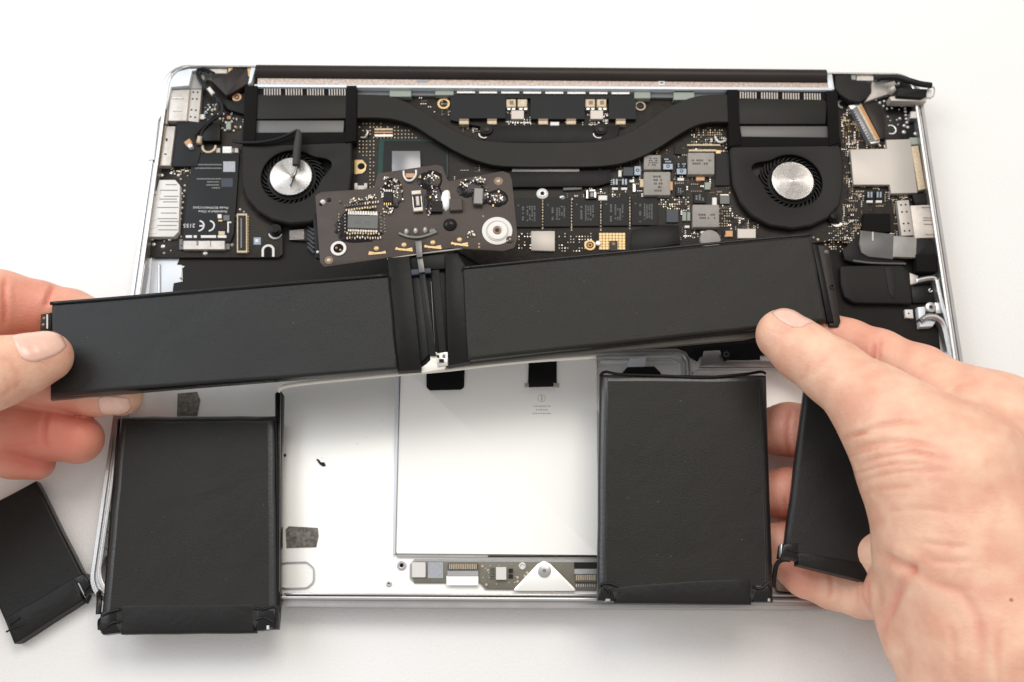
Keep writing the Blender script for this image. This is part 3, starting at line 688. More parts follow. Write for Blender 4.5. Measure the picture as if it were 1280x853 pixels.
# print marks helper
def marks(g, x0, y0, x1, y1, n, z, m, vert=False, sd=1, fill=.75):
    rnd = random.Random(sd)
    for i in range(n):
        if vert:
            a = x0+(x1-x0)*(i+.15)/n; b = a+(x1-x0)/n*.55; y = y0+rnd.uniform(0, 2)
            while y < y1-1:
                d = rnd.uniform(1, 2.6)
                if rnd.random() < fill: g.rect(a, y, b, min(y+d, y1), z, z+.04, m)
                y += d+.7
        else:
            a = y0+(y1-y0)*(i+.15)/n; b = a+(y1-y0)/n*.55; x = x0+rnd.uniform(0, 2)
            while x < x1-1:
                d = rnd.uniform(1, 2.6)
                if rnd.random() < fill: g.rect(x, a, min(x+d, x1), b, z, z+.04, m)
                x += d+.7
def ind(x0, y0, x1, y1, h=11.0, mk=None, sd=1, m='inductor', r=.5):
    S1(LB, 'inductor', lambda g: (g.rect(x0, y0, x1, y1, Z, h, m, .25, r, 2), mk and marks(g, *mk, h+.005, 'pcb_battery', sd=sd, vert=False, fill=.8)))
ind(805, 194, 826, 212, 10.6, (810, 197, 822, 208, 4), 2, 'inductor', .3)
ind(805, 215, 838, 244, 11, (816, 219, 828, 241, 5), 3)
ind(860, 191, 893, 218, 11, (864, 199, 889, 207, 2), 4)
ind(866, 256, 899, 284, 11, (872, 267, 894, 275, 2), 5)
S1(LB, 'inductor_terminal', lambda g: (g.rect(800, 224, 805.5, 234, Z, 9.6, 'cream', .1), g.rect(837, 227, 841, 238, Z, 9.6, 'copper_pad', .1)))
S1(LB, 'inductor_terminal', lambda g: g.rect(870, 219.5, 881, 226, Z, 9.3, 'copper_pad', .15))
S1(LB, 'round_capacitor', lambda g: g.disc(888, 299, 13, Z, 10.2, 'inductor', .5, 28))
for a, b, c, d in ((829, 205, 841, 212), (846, 211, 858, 218), (793, 208, 801, 219)):
    S1(LB, 'capacitor', lambda g: (g.rect(a, b-8 if c-a > 9 else b, c, d, Z, 9.6, 'chip', .1), g.rect(a, b, c, d, 9.6, 10.1, 'cap_blue', .1), g.ring((a+c)/2, (b+d)/2-.5, 1.2, 2.4, 10.1, 10.15, 'chip', 10), marks(g, a+1, b-7, c-1, b-1, 2, 9.6, 'cap_blue', False, a) if c-a > 9 else None))
S1(LB, 'capacitor', lambda g: g.rect(779, 209, 792, 220, Z, 10, 'blue_grey', .2))
for x in (765, 776.5, 1083.5, 1095):
    y = 224 if x < 900 else 240
    S1(LB, 'capacitor', lambda g: (g.rect(x, y, x+8, y+9, Z, 9.6, 'chip', .15), g.rect(x+1, y, x+3.2, y+7, 9.6, 9.9, 'cap_blue'), g.rect(x+4.8, y, x+7, y+7, 9.6, 9.9, 'cap_blue')))
    S1(LB, 'capacitor', lambda g: g.rect(x, y+10.5, x+7.5, y+13.5, Z, 9.0, 'white_part', .1))
for a, b, c, d, m_ in ((845, 232, 857, 245, 'chip'), (867, 240, 883, 254, 'chip'), (833, 262, 848, 278, 'blue_grey'), (900, 244, 912, 255, 'chip_grey'), (894, 192, 912, 232, 'chip'), (776, 242, 785, 250, 'chip'), (843, 182, 852, 193, 'chip')):
    S1(LB, 'chip', lambda g: (g.rect(a, b, c, d, Z, 9.1, m_, .1), marks(g, a+2, b+3, c-2, d-3, 3, 9.105, 'grey_print', True, int(a)) if a in (845, 867) else None))
S1(LB, 'bus_bar', lambda g: (g.rect(859, 180.5, 900, 182.3, Z, 8.9, 'cream', .05), g.rect(861, 187, 895, 189.4, Z, 9.1, 'cream', .05), g.rect(895, 188, 901, 192, Z, 9.1, 'gold', .05)))
for a, b, c, d, m_ in ((853, 265, 858, 276, 'cap_green'), (859, 265, 863, 276, 'cap_green'), (881, 228, 888, 237, 'cap_green'), (890.5, 247, 896, 257, 'white_part'), (907, 288.5, 916, 296, 'copper_pad'), (847, 222.5, 855, 226, 'white_part'), (773, 213, 777, 221, 'white_part'), (900, 243, 911, 244.5, 'tin'), (791, 230, 794.5, 240, 'tin'), (748, 244.5, 759, 250.5, 'white_part'), (876, 289, 882, 292, 'white_part'), (856, 282, 862, 285, 'white_part'), (787, 225, 793, 228, 'steel')):
    S1(LB, 'capacitor', lambda g: g.rect(a, b, c, d, Z, 9.3, m_, .12))
S1(LB, 'connector', lambda g: g.rect(922, 286, 945, 298, Z, 9.6, 'steel_flat', .2))
# memory chips
for i, (a, b) in enumerate(((643, 676.5), (680, 712.5), (716, 749), (753, 785.5), (789.5, 822))):
    y0 = 248+(-.6*i if i else 0); 
    S1(LB, 'memory_chip', lambda g: (g.rect(a, y0, b, y0+36, Z, 9.2, 'chip', .1), marks(g, a+9, y0+9, a+13, y0+32, 1, 9.205, 'dim_print', True, i), marks(g, a+15, y0+9, a+27, y0+29, 4, 9.205, 'dim_print', True, i+10), g.disc(a+5, y0+9, 1, 9.2, 9.24, 'dim_print', 0, 8)))
for i, x in enumerate((678.3, 714.5, 751, 787.3)):
    def dash(g):
        y = 250-i
        while y < 288: g.rect(x-.6, y, x+.6, y+random.uniform(1.2, 3), Z, 8.6, 'cream'); y += 3.8
    S1(LB, 'via_row', dash)
S1(LB, 'standoff', lambda g: (g.disc(678, 242, 7.5, Z, 9.5, 'white_part', .5), g.ring(678, 242, 3, 4.5, 9.5, 9.8, 'tin'), g.disc(678, 242, 2.4, 9.5, 9.55, 'black_hole', 0, 12)))
S1(LB, 'solder_dome', lambda g: g.dome(703, 247, 5, Z, 1.5, 'chrome'))
S1(LB, 'capacitor', lambda g: (g.rect(732, 237, 746, 249, Z, 10, 'chip', .15), g.rect(733, 238, 735, 248, 10, 10.1, 'tin'), g.rect(737, 237.5, 744, 239, 10, 10.1, 'tin'), g.rect(743, 240, 745, 247, 10, 10.1, 'tin'), g.rect(738, 241, 742, 246, 10, 10.1, 'flex_grey')))
S1(LB, 'shield_sticker', lambda g: g.pp([(664, 289), (693.5, 289), (693.5, 314), (664, 313)], Z, 9.4, 'steel_flat', .1), 'plain silver rectangle')
S1(LB, 'mounting_pad', lambda g: (g.ring(737.5, 306.5, 4.6, 7.2, Z, 8.8, 'gold', 24), g.ring(737.5, 306.5, 1.5, 3.4, Z, 8.7, 'copper_pad', 16)))
def gold(g):
    for X0 in (749, 765.5):
        for i in range(4):
            for j in range(6): g.rect(X0+i*4.1, 291.5+j*3.5, X0+i*4.1+3.5, 294.5+j*3.5, Z, 8.7, 'gold')
    g.disc(748, 304, 3.6, Z, 9.4, 'tin', .3); g.rect(762, 301, 772, 314, 8.7, 9.4, 'hinge_brown', .2); g.disc(767, 305, 2.6, 9.4, 9.7, 'cap_brown', .2)
S1(LB, 'gold_contact', gold)
S1(LAP, 'black_tape', lambda g: g.pp([(790, 288), (818, 281), (848, 282), (850, 305), (788, 314)], 8.2, 9.0, 'tape_dark', .1))

# right side -------------------------------------------------
S1(LB, 'shield_can', lambda g: g.pp([(1063, 187), (1109, 186), (1107.5, 175), (1138, 174), (1147, 241), (1114, 242), (1112, 231), (1067, 231)], 8.8, 10.6, 'steel_flat', .2))
S1(LB, 'card_reader_edge', lambda g: (g.pp([(1139, 183), (1148, 182), (1157, 236), (1148, 238)], Z, 10.8, 'cream', .25), g.pp([(1137, 172), (1152, 172), (1153, 180), (1139, 181)], Z, 10.2, 'cap_green', .2)))
S1(LB, 'port_spacer', lambda g: g.pp([(1140, 243), (1159, 241), (1162, 255), (1144, 255)], Z, 10.4, 'black_plastic', .2))
S1(LB, 'shield_strip', lambda g: strip8(g, [(1121, 251), (1136, 250), (1142.5, 294), (1127, 295)], 10.6))
def usb2(g):
    g.pp([(1138, 257), (1163, 256), (1169.5, 297), (1143.5, 298)], Z, 11.4, 'steel', .3)
    for y in (259, 272, 275, 280, 293): g.rect(1152+(y-259)*.14, y, 1163+(y-259)*.14, y+1.1, 11.4, 11.5, 'cap_brown')
S1(LB, 'data_port', usb2)
def lv(g):
    g.pp([(1065, 136), (1071, 133), (1094, 176), (1087, 178)], Z, 11.2, 'die', .2)
    g.pp([(1071, 133), (1077, 131), (1099, 174), (1094, 176)], Z, 11.5, 'cream', .2); g.pp([(1075, 133), (1078, 132), (1100, 174), (1097, 175)], 11, 11.7, 'orange_film', .05)
    for i in range(12): g.rect(1066.3+i*1.85, 138.5+i*3.2, 1068+i*1.85, 139.9+i*3.2, 11.2, 11.3, 'blue_grey')
    g.pp([(1061, 132), (1077, 129), (1078, 133), (1064, 137)], Z, 10.8, 'tin', .1); g.pp([(1086, 178), (1099, 174), (1100, 178), (1090, 180)], Z, 10.8, 'tin', .1)
S1(LB, 'display_connector', lv)
S1(LB, 'flex_flap', lambda g: g.pp([(1079, 131), (1096, 127), (1106, 147), (1107, 172), (1101, 174)], Z, 10.2, 'hinge_brown', .1))
S1(LB, 'mounting_pad', lambda g: g.ring(1053, 130, 4, 6.5, Z, 8.9, 'cap_green', 20, 90, 270))
def cdots(g):
    for x, y, r_ in ((1095, 125, 1.6), (1100, 128.5, 2.3), (1105.5, 126.5, 2), (1104.5, 132.5, 2), (1109, 136, 1.7), (1115, 135, 1.7), (1110, 130, 1.6), (1115, 129, 1.5), (1119.5, 131.5, 1.9), (1127, 132, 2), (1130, 128, 1.6), (1131.5, 135.5, 1.9), (1132, 139.5, 2), (1132.5, 144, 2), (1133, 148.5, 2), (1134, 153, 2.3), (1130.5, 157, 2.4), (1135, 159, 2.3), (1130, 165, 2.9), (1145, 167, 3), (1110, 146, 1.6), (1113, 151, 1.3), (1121, 150, 1.4), (1122.5, 156, 1.3), (1125, 148, 2.2), (1124, 137, 1.1)): g.dome(x, y, r_, 8.8, .6, 'tin', 10, 3)
S1(CB, 'solder_points', cdots, stuff=True)
S1(CB, 'mounting_ring', lambda g: g.ring(1106.5, 115, 5.4, 7, 8.8, 9.3, 'steel', 24, 180, 380))
S1(CB, 'mounting_ring', lambda g: g.ring(1114, 162, 5.2, 7, 8.8, 9.3, 'tin', 24, -120, 120))
S1(CASE, 'screw_tab', lambda g: g.rect(1138, 139, 1151, 148, 8.5, 12.2, 'aluminium', .3, .5))
# flex to the left/right speaker and microphone
def fx(g):
    g.pp([(1080, 267), (1113, 267), (1114, 290), (1078, 290)], Z, 10.9, 'foam_black', .3)
S1(LAP, 'foam_pad', fx)
S1(LAP, 'antenna_flex', lambda g: (g.pp([(1076, 288), (1118, 293), (1117, 324), (1086, 321), (1077, 316), (1074, 305)], 9.6, 11.2, 'chip_grey', .3, r=.8), g.pp([(1117, 295), (1146, 297), (1145, 322), (1116, 321)], 9.6, 11.3, 'clear_plastic', .1), g.pp([(1146, 297), (1164, 300), (1171, 306), (1170, 320), (1145, 319)], 9.6, 11.4, 'black_plastic', .3, r=.6), g.pp([(1090, 290), (1092, 290), (1092, 301), (1090, 301)], 11.2, 11.3, 'steel_flat')))
S1(LAP, 'flex_plug', lambda g: g.pp([(1145, 318), (1171, 318), (1171, 340), (1146, 339)], 8.2, 12, 'foam_black', .4))
S1(LAP, 'speaker_lead', lambda g: (g.pp([(1053, 313), (1075, 291), (1078, 312), (1090, 322), (1130, 326), (1130, 331), (1070, 329), (1056, 325)], 8.2, 10.2, 'black_plastic', .4), g.ptube([(1066, 326, 10), (1090, 329, 10), (1132, 330, 10)], .5, 'flex_grey', sm=3)))
S1(LAP, 'speaker', lambda g: (g.pp([(1050, 332), (1128, 331), (1138, 340), (1141, 380), (1068, 379), (1056, 372), (1051, 355)], 6.6, 9.6, 'speaker', .8, 3, r=1.5), g.pp([(1106, 334), (1118, 334), (1121, 372), (1117, 374), (1111, 366)], 9.6, 9.9, 'fan_plastic', .2)))
S1(LAP, 'metal_tab', lambda g: (g.pp([(1126, 341), (1137, 340), (1139, 362), (1128, 361)], 6.6, 9, 'white_part', .2), g.disc(1131.5, 355, 1.2, 9, 9.05, 'black_hole', 0, 8), g.pp([(1137, 341), (1148, 345), (1146, 354), (1138, 356)], 6.6, 9.6, 'steel', .3)))
S1(LAP, 'metal_tab', lambda g: (g.pp([(1131, 387), (1141, 387), (1142, 398), (1132, 397)], 6.6, 8, 'white_part', .2), g.disc(1136, 392, 1.1, 8, 8.05, 'black_hole', 0, 8)))
S1(LAP, 'metal_tab', lambda g: g.pp([(1147, 384), (1158, 383), (1156, 398), (1170, 402), (1166, 408), (1150, 409)], 6.6, 9.5, 'aluminium_bright', .4))
def brk(g):
    g.strip([(1146, 350), (1160, 347), (1170, 348), (1174, 360), (1176, 375)], 6, 7, 11, 'aluminium', .8, sm=4)
    g.strip([(1152, 400), (1160, 395), (1172, 396), (1181, 405), (1186, 425), (1192, 452)], 7, 7, 11.6, 'aluminium', .9, sm=4)
    g.strip([(1172, 348), (1178, 376), (1188, 410)], 5, 7, 12.4, 'aluminium', .6, sm=4)
    g.disc(1164, 384, 7, 6.6, 10.6, 'aluminium', .5); g.disc(1164, 384, 3, 10.6, 10.7, 'grey_plastic', 0, 12); g.disc(1164, 384, 1.5, 10.7, 10.75, 'black_hole', 0, 8)
    g.pp([(1168, 378), (1182, 378), (1184, 392), (1170, 392)], 7, 10.4, 'aluminium', .5)
S1(LAP, 'side_bracket', brk)
S1(LAP, 'rubber_patch', lambda g: g.pp([(1139, 358), (1166, 357), (1170, 378), (1141, 379)], 6.6, 8.0, 'board_black', .2))
S1(LAP, 'wire_loop', lambda g: g.ring(1163.5, 363, 1.2, 2.6, 8, 9, 'tin', 16, 90, 360))

# scattered small components (too small to tell apart)
def field(g, poly, n, mats, smin=.8, smax=1.6, h=.5, grid=0, sd=1, skip=()):
    rnd = random.Random(sd); xs = [p[0] for p in poly]; ys = [p[1] for p in poly]
    def inside(x, y):
        c = False; j = len(poly)-1
        for i in range(len(poly)):
            if (poly[i][1] > y) != (poly[j][1] > y) and x < (poly[j][0]-poly[i][0])*(y-poly[i][1])/(poly[j][1]-poly[i][1])+poly[i][0]: c = not c
            j = i
        return c
    k = 0; tries = 0
    while k < n and tries < n*30:
        tries += 1
        x, y = rnd.uniform(min(xs), max(xs)), rnd.uniform(min(ys), max(ys))
        if grid: x = round(x/grid)*grid; y = round(y/grid)*grid
        if not inside(x, y) or any(a < x < c and b < y < d for a, b, c, d in skip): continue
        a = rnd.uniform(smin, smax); b = rnd.uniform(smin, smax)
        if grid: a = b = smin
        if rnd.random() < .08 and not grid:      # a small ceramic block with two ends
            if rnd.random() < .5: g.rect(x, y, x+1, y+2, 8.2, 8.9, 'tin'); g.rect(x+1, y, x+2.6, y+2, 8.2, 8.85, rnd.choice(['cap_brown', 'chip'])); g.rect(x+2.6, y, x+3.6, y+2, 8.2, 8.9, 'tin')
            else: g.rect(x, y, x+2, y+1, 8.2, 8.9, 'tin'); g.rect(x, y+1, x+2, y+2.6, 8.2, 8.85, rnd.choice(['cap_brown', 'chip'])); g.rect(x, y+2.6, x+2, y+3.6, 8.2, 8.9, 'tin')
        else:
            run = 1 if grid else rnd.choice((1, 2, 3, 4, 5)); vx, vy = rnd.choice(((a+1.3, 0), (0, b+1.3))); mm = rnd.choice(mats); hh = h*rnd.uniform(.4, 1)
            for q in range(run):
                xx, yy = x+vx*q, y+vy*q
                if inside(xx, yy) and not any(a_ < xx < c_ and b_ < yy < d_ for a_, b_, c_, d_ in skip): g.rect(xx, yy, xx+a, yy+b, 8.2, 8.2+hh, mm); k += 1
            continue
        k += 1
M1 = ['tin', 'cream', 'cream', 'steel', 'chip_grey', 'chip', 'chip_grey', 'cap_brown', 'chip']
big = [(804, 192, 842, 246), (858, 188, 900, 220), (864, 254, 901, 286), (828, 196, 842, 213), (845, 203, 859, 219), (832, 261, 849, 279), (892, 191, 913, 233), (845, 231, 858, 246), (867, 239, 884, 255)]
def dots(g):
    field(g, [(447, 152), (472, 152), (490, 160), (515, 172), (470, 172), (470, 238), (462, 238), (460, 198), (447, 198)], 105, ['cream', 'cream', 'gold'], 1.3, 1.3, .4, grid=4.4, sd=2)
    field(g, [(490, 156), (512, 160), (530, 178), (492, 172)], 26, ['cream'], 1.3, 1.3, .4, grid=4.4, sd=3)
    field(g, [(512, 120), (562, 118), (562, 150), (520, 128)], 34, M1, sd=4)
    field(g, [(575, 156), (600, 156), (600, 166), (575, 164)], 22, M1 + ['white_part'], sd=5)
    field(g, [(560, 200), (640, 211), (640, 216), (562, 226)], 18, M1, sd=6)
    for x in (632, 731): field(g, [(x, 138), (x+31, 138), (x+31, 156), (x, 156)], 34, ['tin', 'white_part', 'cream'], .9, 2, sd=int(x))
    field(g, [(663, 149), (770, 149), (770, 156), (663, 156)], 26, M1 + ['white_part'], sd=8)
    field(g, [(762, 195), (805, 186), (905, 160), (912, 175), (912, 300), (850, 300), (850, 285), (790, 246), (700, 250), (700, 240)], 430, M1, .8, 1.6, sd=9, skip=big)
    field(g, [(862, 158), (908, 158), (908, 180), (862, 180)], 80, ['cream', 'gold', 'cream', 'tin'], 1.1, 1.1, sd=10, grid=2.9)
    field(g, [(712, 243), (745, 243), (745, 251), (712, 251)], 34, ['white_part', 'tin'], sd=11)
    field(g, [(761, 242), (775, 242), (775, 252), (761, 252)], 16, ['cream', 'tin'], 1.2, 1.2, sd=12, grid=3)
    field(g, [(644, 290), (664, 290), (664, 312), (644, 312)], 20, ['cream', 'tin'], 1.3, 1.3, sd=13, grid=3.6)
    field(g, [(695, 290), (745, 290), (728, 316), (695, 316)], 62, ['cream', 'tin', 'white_part'], 1.3, 1.3, sd=14, grid=3.6)
    field(g, [(822, 246), (862, 246), (862, 262), (822, 262)], 55, ['cream', 'tin', 'cream'], 1.3, 1.3, sd=15, grid=2.8)
    field(g, [(900, 255), (935, 262), (950, 285), (900, 290)], 80, M1, sd=16)
    field(g, [(899, 258), (912, 258), (912, 285), (899, 285)], 40, ['cream'], 1.2, 1.2, sd=17, grid=3.1)
    field(g, [(850, 285), (868, 284), (880, 294), (850, 300)], 20, ['white_part', 'tin', 'cream'], sd=18)
    field(g, [(1047, 125), (1064, 134), (1088, 178), (1100, 180), (1100, 186), (1050, 186), (1052, 160)], 135, ['cream', 'gold', 'tin', 'cap_brown'], .9, 2, sd=19)
    field(g, [(1052, 186), (1066, 186), (1070, 232), (1112, 232), (1122, 250), (1126, 296), (1080, 290), (1080, 266), (1114, 264), (1112, 250), (1058, 310), (1050, 290), (1054, 240)], 400, M1, .8, 1.5, sd=20, skip=[(1082, 238, 1106, 254), (1078, 264, 1116, 290)])
    field(g, [(1035, 282), (1078, 270), (1074, 300), (1060, 318), (1035, 310)], 130, ['cream', 'tin', 'cap_brown'], 1.1, 1.1, sd=21, grid=2.8)
    field(g, [(1112, 242), (1140, 242), (1141, 250), (1114, 252)], 24, ['cream', 'tin'], sd=22)
    for r0 in range(6):
        for q in range(3): g.rect(1077+q*2.2-1, 240+r0*.1+q, 1078+q*2.2-1, 241+q, 8.2, 8.6, 'tin')
S1(LB, 'tiny_components', dots, stuff=True)
S1(LB, 'screw_hole', lambda g: g.disc(1108, 183, 3.2, 8.2, 8.9, 'gold', .2))
S1(LB, 'surface_ribbon', lambda g: g.pp([(376+70, 288), (376+94, 286), (470, 300), (446, 302)], 6.7, 8.6, 'tape_dark'))
def rib(g):
    g.pp([(361, 288), (392, 284), (394, 302), (361, 300)], 6.7, 8.0, 'pcb', .1)
    for i in range(8): g.pp([(362, 288.6+i*1.5), (380, 287+i*1.6), (380, 287.7+i*1.6), (362, 289.2+i*1.5)], 8.0, 8.1, 'steel_flat')
    for i in range(6): g.pp([(383, 283+i*5), (386, 283+i*5), (394, 288+i*5.5), (391, 289+i*5.5)], 8.0, 8.6, 'blue_grey')
S1(LAP, 'fan_ribbon', rib)

# cables -------------------------------------------------------
S1(LAP, 'antenna_cable', lambda g: (g.ptube([(268, 92, 12.4), (255, 86, 13), (246, 90, 12.8), (252, 104, 12.6), (266, 118, 12.4), (276, 128, 12.2), (277, 142, 12), (264, 152, 12), (254, 163, 11.6), (249, 176, 11.2)], .65, 'cable'), g.ptube([(262, 91, 12.2), (252, 89, 12.4), (250, 97, 12.4), (262, 112, 12.2), (272, 126, 12), (270, 142, 11.8), (254, 158, 11.8), (244, 170, 11.4)], .6, 'cable')))
S1(LAP, 'antenna_plug', lambda g: (g.rrect(235, 178, 9, 7, -35, 10.4, 12, 'copper_pad', .3), g.disc(237.5, 182, 3.2, 10.4, 12.4, 'white_part', .3)))
S1(LAP, 'antenna_plug', lambda g: g.rrect(248.5, 174, 5.5, 9, 10, 11, 13, 'cream', .5))
S1(LAP, 'antenna_plug', lambda g: g.rrect(263, 113, 5, 10, -38, 12, 13.6, 'white_part', .5))
SC = empty('cable', Q(330, 178, 12.5), 'loose dark cable with a thick sleeve and frayed tip resting on the left fan', 'cable')
S1(SC, 'lead', lambda g: g.ptube([(292, 177, 12), (303, 178.5, 13), (325, 178, 14), (345, 174.5, 14.5), (362, 168, 15), (372, 163, 15.5)], .75, 'cable', n=10, flat=.9), smooth=True)
def slv(g):
    P = [Q(373, 163, 15.5), Q(373.2, 172, 15.6), Q(371.5, 186, 15.4), Q(370, 207, 14.8)]
    g.tube(spline(P, 3), 0, 'sleeve', 12, [.0007, .0011, .0014, .0016, .0017, .0018, .0018, .0018, .0017, .0017])
S1(SC, 'sleeve', slv, ang=50)
S1(SC, 'frayed_wire', lambda g: (g.ptube([(370, 207, 14.6), (371, 214, 14), (366, 226, 13.2), (363, 233, 12.8)], .3, 'hinge_brown'), g.ptube([(371, 208, 14.8), (369, 218, 14), (363, 222, 13.2)], .25, 'copper_pad'), g.ptube([(369, 208, 14.4), (367, 216, 13.6), (365, 219, 13)], .25, 'chrome'), g.dome(365, 220, 2.2, 12.3, .7, 'chrome', 8, 3)))

MP = empty('charging_connector', Q(1130, 115, 9), 'black charging port with bare metal plate sticking out at the top right corner', 'connector')
S1(MP, 'housing', lambda g: g.pp([(1122, 109), (1160, 111), (1158, 120), (1152, 123), (1120, 121)], 11, 17, 'black_plastic', .7, 3, r=.8))
S1(MP, 'metal_plate', lambda g: g.pp([(1112, 121), (1118, 120), (1157, 121), (1158, 127), (1114, 126)], 11, 15.5, 'steel_flat', .3))
S1(MP, 'lead', lambda g: g.ptube([(1096, 99, 14), (1104, 97, 15), (1122, 97, 17), (1136, 101, 18), (1150, 105, 18), (1164, 107, 17.5)], 1.5, 'cable', n=12, flat=.8), smooth=True)
S1(MP, 'terminal', lambda g: (g.dome(1117, 112, 7, 11, 3.5, 'steel', 12, 4), g.dome(1122, 108, 3.6, 14, 2, 'hinge_brown', 10, 3), g.dome(1123, 105, 2, 15.5, 1.5, 'tin', 8, 3)))
S1(MP, 'contact_wire', lambda g: (g.ptube([(1158, 113, 16), (1165, 109, 16.5), (1168, 112, 16), (1166, 121, 15), (1158, 123, 15)], .35, 'steel'), g.rect(1158, 112, 1165, 122, 14, 15.4, 'white_part', .2)))
# ------------------------------------------------------------------ batteries
def wob(pts, n, amp, sd):
    r_ = random.Random(sd); out = []
    for i in range(len(pts)):
        a, b = pts[i], pts[(i+1) % len(pts)]
        for k in range(n):
            t_ = k/n; j = 0 if k == 0 else amp
            out.append((a[0]+(b[0]-a[0])*t_+r_.uniform(-j, j), a[1]+(b[1]-a[1])*t_+r_.uniform(-j, j)))
    return out
def cellbody(name, parent, pts, z0, z1, m, bev=1.0, n=7, amp=.5, sd=1, side=None, hb=1.0):
    g = G(); xy = [tuple(Q(p[0], p[1], z1)[:2]) for p in wob(pts, n, amp, sd)]
    if area2(xy) < 0: xy = xy[::-1]
    g.prism(xy, z0*MM, z1*MM, m, bev*MM, 5, True, hb)
    if side:
        g.mi(side); nn = len(xy); k = g.mi(side); step = nn
        # wrap the side walls in the glossier film: faces of the first loops
        cnt = 1 + (6 if hb > 1 else 3)*nn
        for i in range(1, cnt): g.m[i] = k
        if hb > 1:
            k2 = g.mi('wrap_edge')
            for i in range(1+3*nn, 1+8*nn): g.m[i] = k2
    return g.build(name, parent, ang=60)

BP = empty('battery_pack', Q(560, 400, 40), 'two long joined black battery cells with a small circuit board, held up by both hands', 'battery')
c1 = cellbody('cell', BP, [(64, 380), (486, 345), (497, 461), (62, 494)], 40.5, 46, 'battery_cool', 1.1, 8, .35, 5, 'battery_wrap_glossy')
c2 = cellbody('cell', BP, [(578, 335), (1014, 294), (1034, 401), (584, 450)], 40.5, 46, 'battery_wrap', 1.3, 8, .35, 6, 'battery_wrap_glossy')
S1(BP, 'wrap_lip', lambda g: g.ptube([(63, 379.5, 46.2), (150, 372.5, 46.3), (270, 362, 46.3), (360, 354.5, 46.2), (485, 344, 46.2)], .75, 'battery_wrap_glossy', flat=.7), smooth=True)
S1(BP, 'wrap_lip', lambda g: g.ptube([(578, 335, 46), (700, 323, 46.1), (850, 308.5, 46.1), (950, 299, 46), (1014, 293.5, 45.8)], .6, 'battery_wrap_glossy', flat=.6), smooth=True)
S1(BP, 'support_rail', lambda g: (g.pp([(63, 487), (497, 455), (499, 465), (350, 476), (200, 488), (63, 500)], 38.8, 40.6, 'rail', .3), g.pp([(584, 444), (1000, 398), (1005, 405), (930, 424), (745, 441), (586, 457)], 38.8, 40.6, 'rail', .3)))
S1(BP, 'clear_strip', lambda g: g.ptube([(348, 489, 32), (356, 483, 34.5), (400, 477, 36), (500, 467.5, 37.5), (560, 462, 38.3), (650, 452, 38.3), (745, 446, 37)], .95, 'film', flat=.55, n=8), smooth=True)
def endplate(g):
    g.pp([(1015, 304), (1023, 306), (1043, 403), (1034, 402)], 41, 44.5, 'tape_dark', .4)
    g.pp([(1022, 306), (1036, 308), (1051, 402), (1048, 409), (1037, 408)], 41, 43.6, 'hinge_brown', .3, r=.6)
S1(BP, 'end_bracket', endplate, 'dark brown metal strip at the right end')
S1(BP, 'screw', lambda g: (g.dome(1033, 315, 3.4, 43.6, .8, 'flex_grey', 12, 3)))
S1(BP, 'screw', lambda g: (g.ring(1040.5, 358, 2, 3.8, 43.6, 44, 'tape_fold', 16), g.disc(1040.5, 358, 2, 43.6, 43.7, 'black_hole', 0, 10)))
S1(BP, 'solder_points', lambda g: [g.dome(x, y, r_, 43.6, .5, 'cream', 8, 3) for x, y, r_ in ((1017, 297, 1.3), (1022.5, 299.5, 2), (1032, 306, 1.2), (1038, 309, 1.5), (1031, 302, 1))], stuff=True)
S1(BP, 'end_tab', lambda g: (g.pp([(51, 393), (64, 391), (64, 412), (50, 414)], 40.5, 43, 'board_black', .2), g.dome(55, 398, 2.2, 43, .6, 'copper_pad', 8, 3), g.dome(54, 406, 2.2, 43, .6, 'copper_pad', 8, 3), g.rect(58, 393, 60, 411, 43, 43.4, 'steel_flat')))
# middle bridge
S1(BP, 'bridge', lambda g: (g.pp([(484, 322), (512, 320), (527, 462), (497, 464), (492, 420)], 40.5, 44.6, 'tape_dark', .5), g.pp([(556, 318), (572, 316), (582, 332), (588, 452), (560, 457)], 40.5, 44.8, 'tape_dark', .5), g.pp([(505, 318), (562, 316), (560, 336), (506, 338)], 40.5, 43.2, 'tape_dark', .3), g.pp([(508, 330), (562, 330), (566, 458), (520, 462)], 40.2, 41.4, 'black_plastic', .1)))
S1(BP, 'bridge_tape', lambda g: (g.pp([(512, 343), (530, 342), (540, 440), (524, 455), (519, 430)], 41.4, 42.6, 'flex_dark', .2), g.pp([(539, 338), (549, 337), (558, 440), (549, 442)], 41.4, 42.8, 'speaker', .2)))
S1(BP, 'spacer_bar', lambda g: g.pp([(504, 338), (538, 335), (539, 341), (506, 345)], 42.8, 44.2, 'blue_grey', .2))
S1(BP, 'metal_sliver', lambda g: (g.pp([(507.5, 353), (510, 353), (512, 382), (510.5, 382)], 42, 43.4, 'tin', .1), g.pp([(538.4, 352), (539.1, 352), (543.8, 435), (543.1, 435)], 42, 43.0, 'flex_grey', .05)))
FX = S1(BP, 'flex_strap', lambda g: (g.pp([(519, 302), (527, 301), (528, 321), (521, 322)], 44.2, 46.4, 'flex_grey', .15), g.pp([(521, 320), (528, 320), (531, 340), (524, 341)], 43, 45.4, 'flex_grey', .15), g.pp([(524, 340), (531, 339), (545, 444), (537, 444)], 42.8, 44.4, 'flex_dark', .2)))
def foil(g):
    g.pp([(537, 440), (546, 440), (550, 446), (558, 440), (560, 452), (556, 461), (528, 466), (524, 461), (533, 455), (538, 450)], 40.8, 43.0, 'film', .3)
    g.pp([(545, 442), (560, 440), (561, 457), (547, 459)], 43, 43.4, 'tin', .1); g.rect(549, 449, 555, 453, 43.4, 43.8, 'tape_dark'); g.rect(546, 444, 549, 447, 43.4, 43.7, 'tape_dark'); g.rect(553, 443, 557, 447, 43.4, 43.7, 'flex_grey')
S1(BP, 'foil_joint', foil)
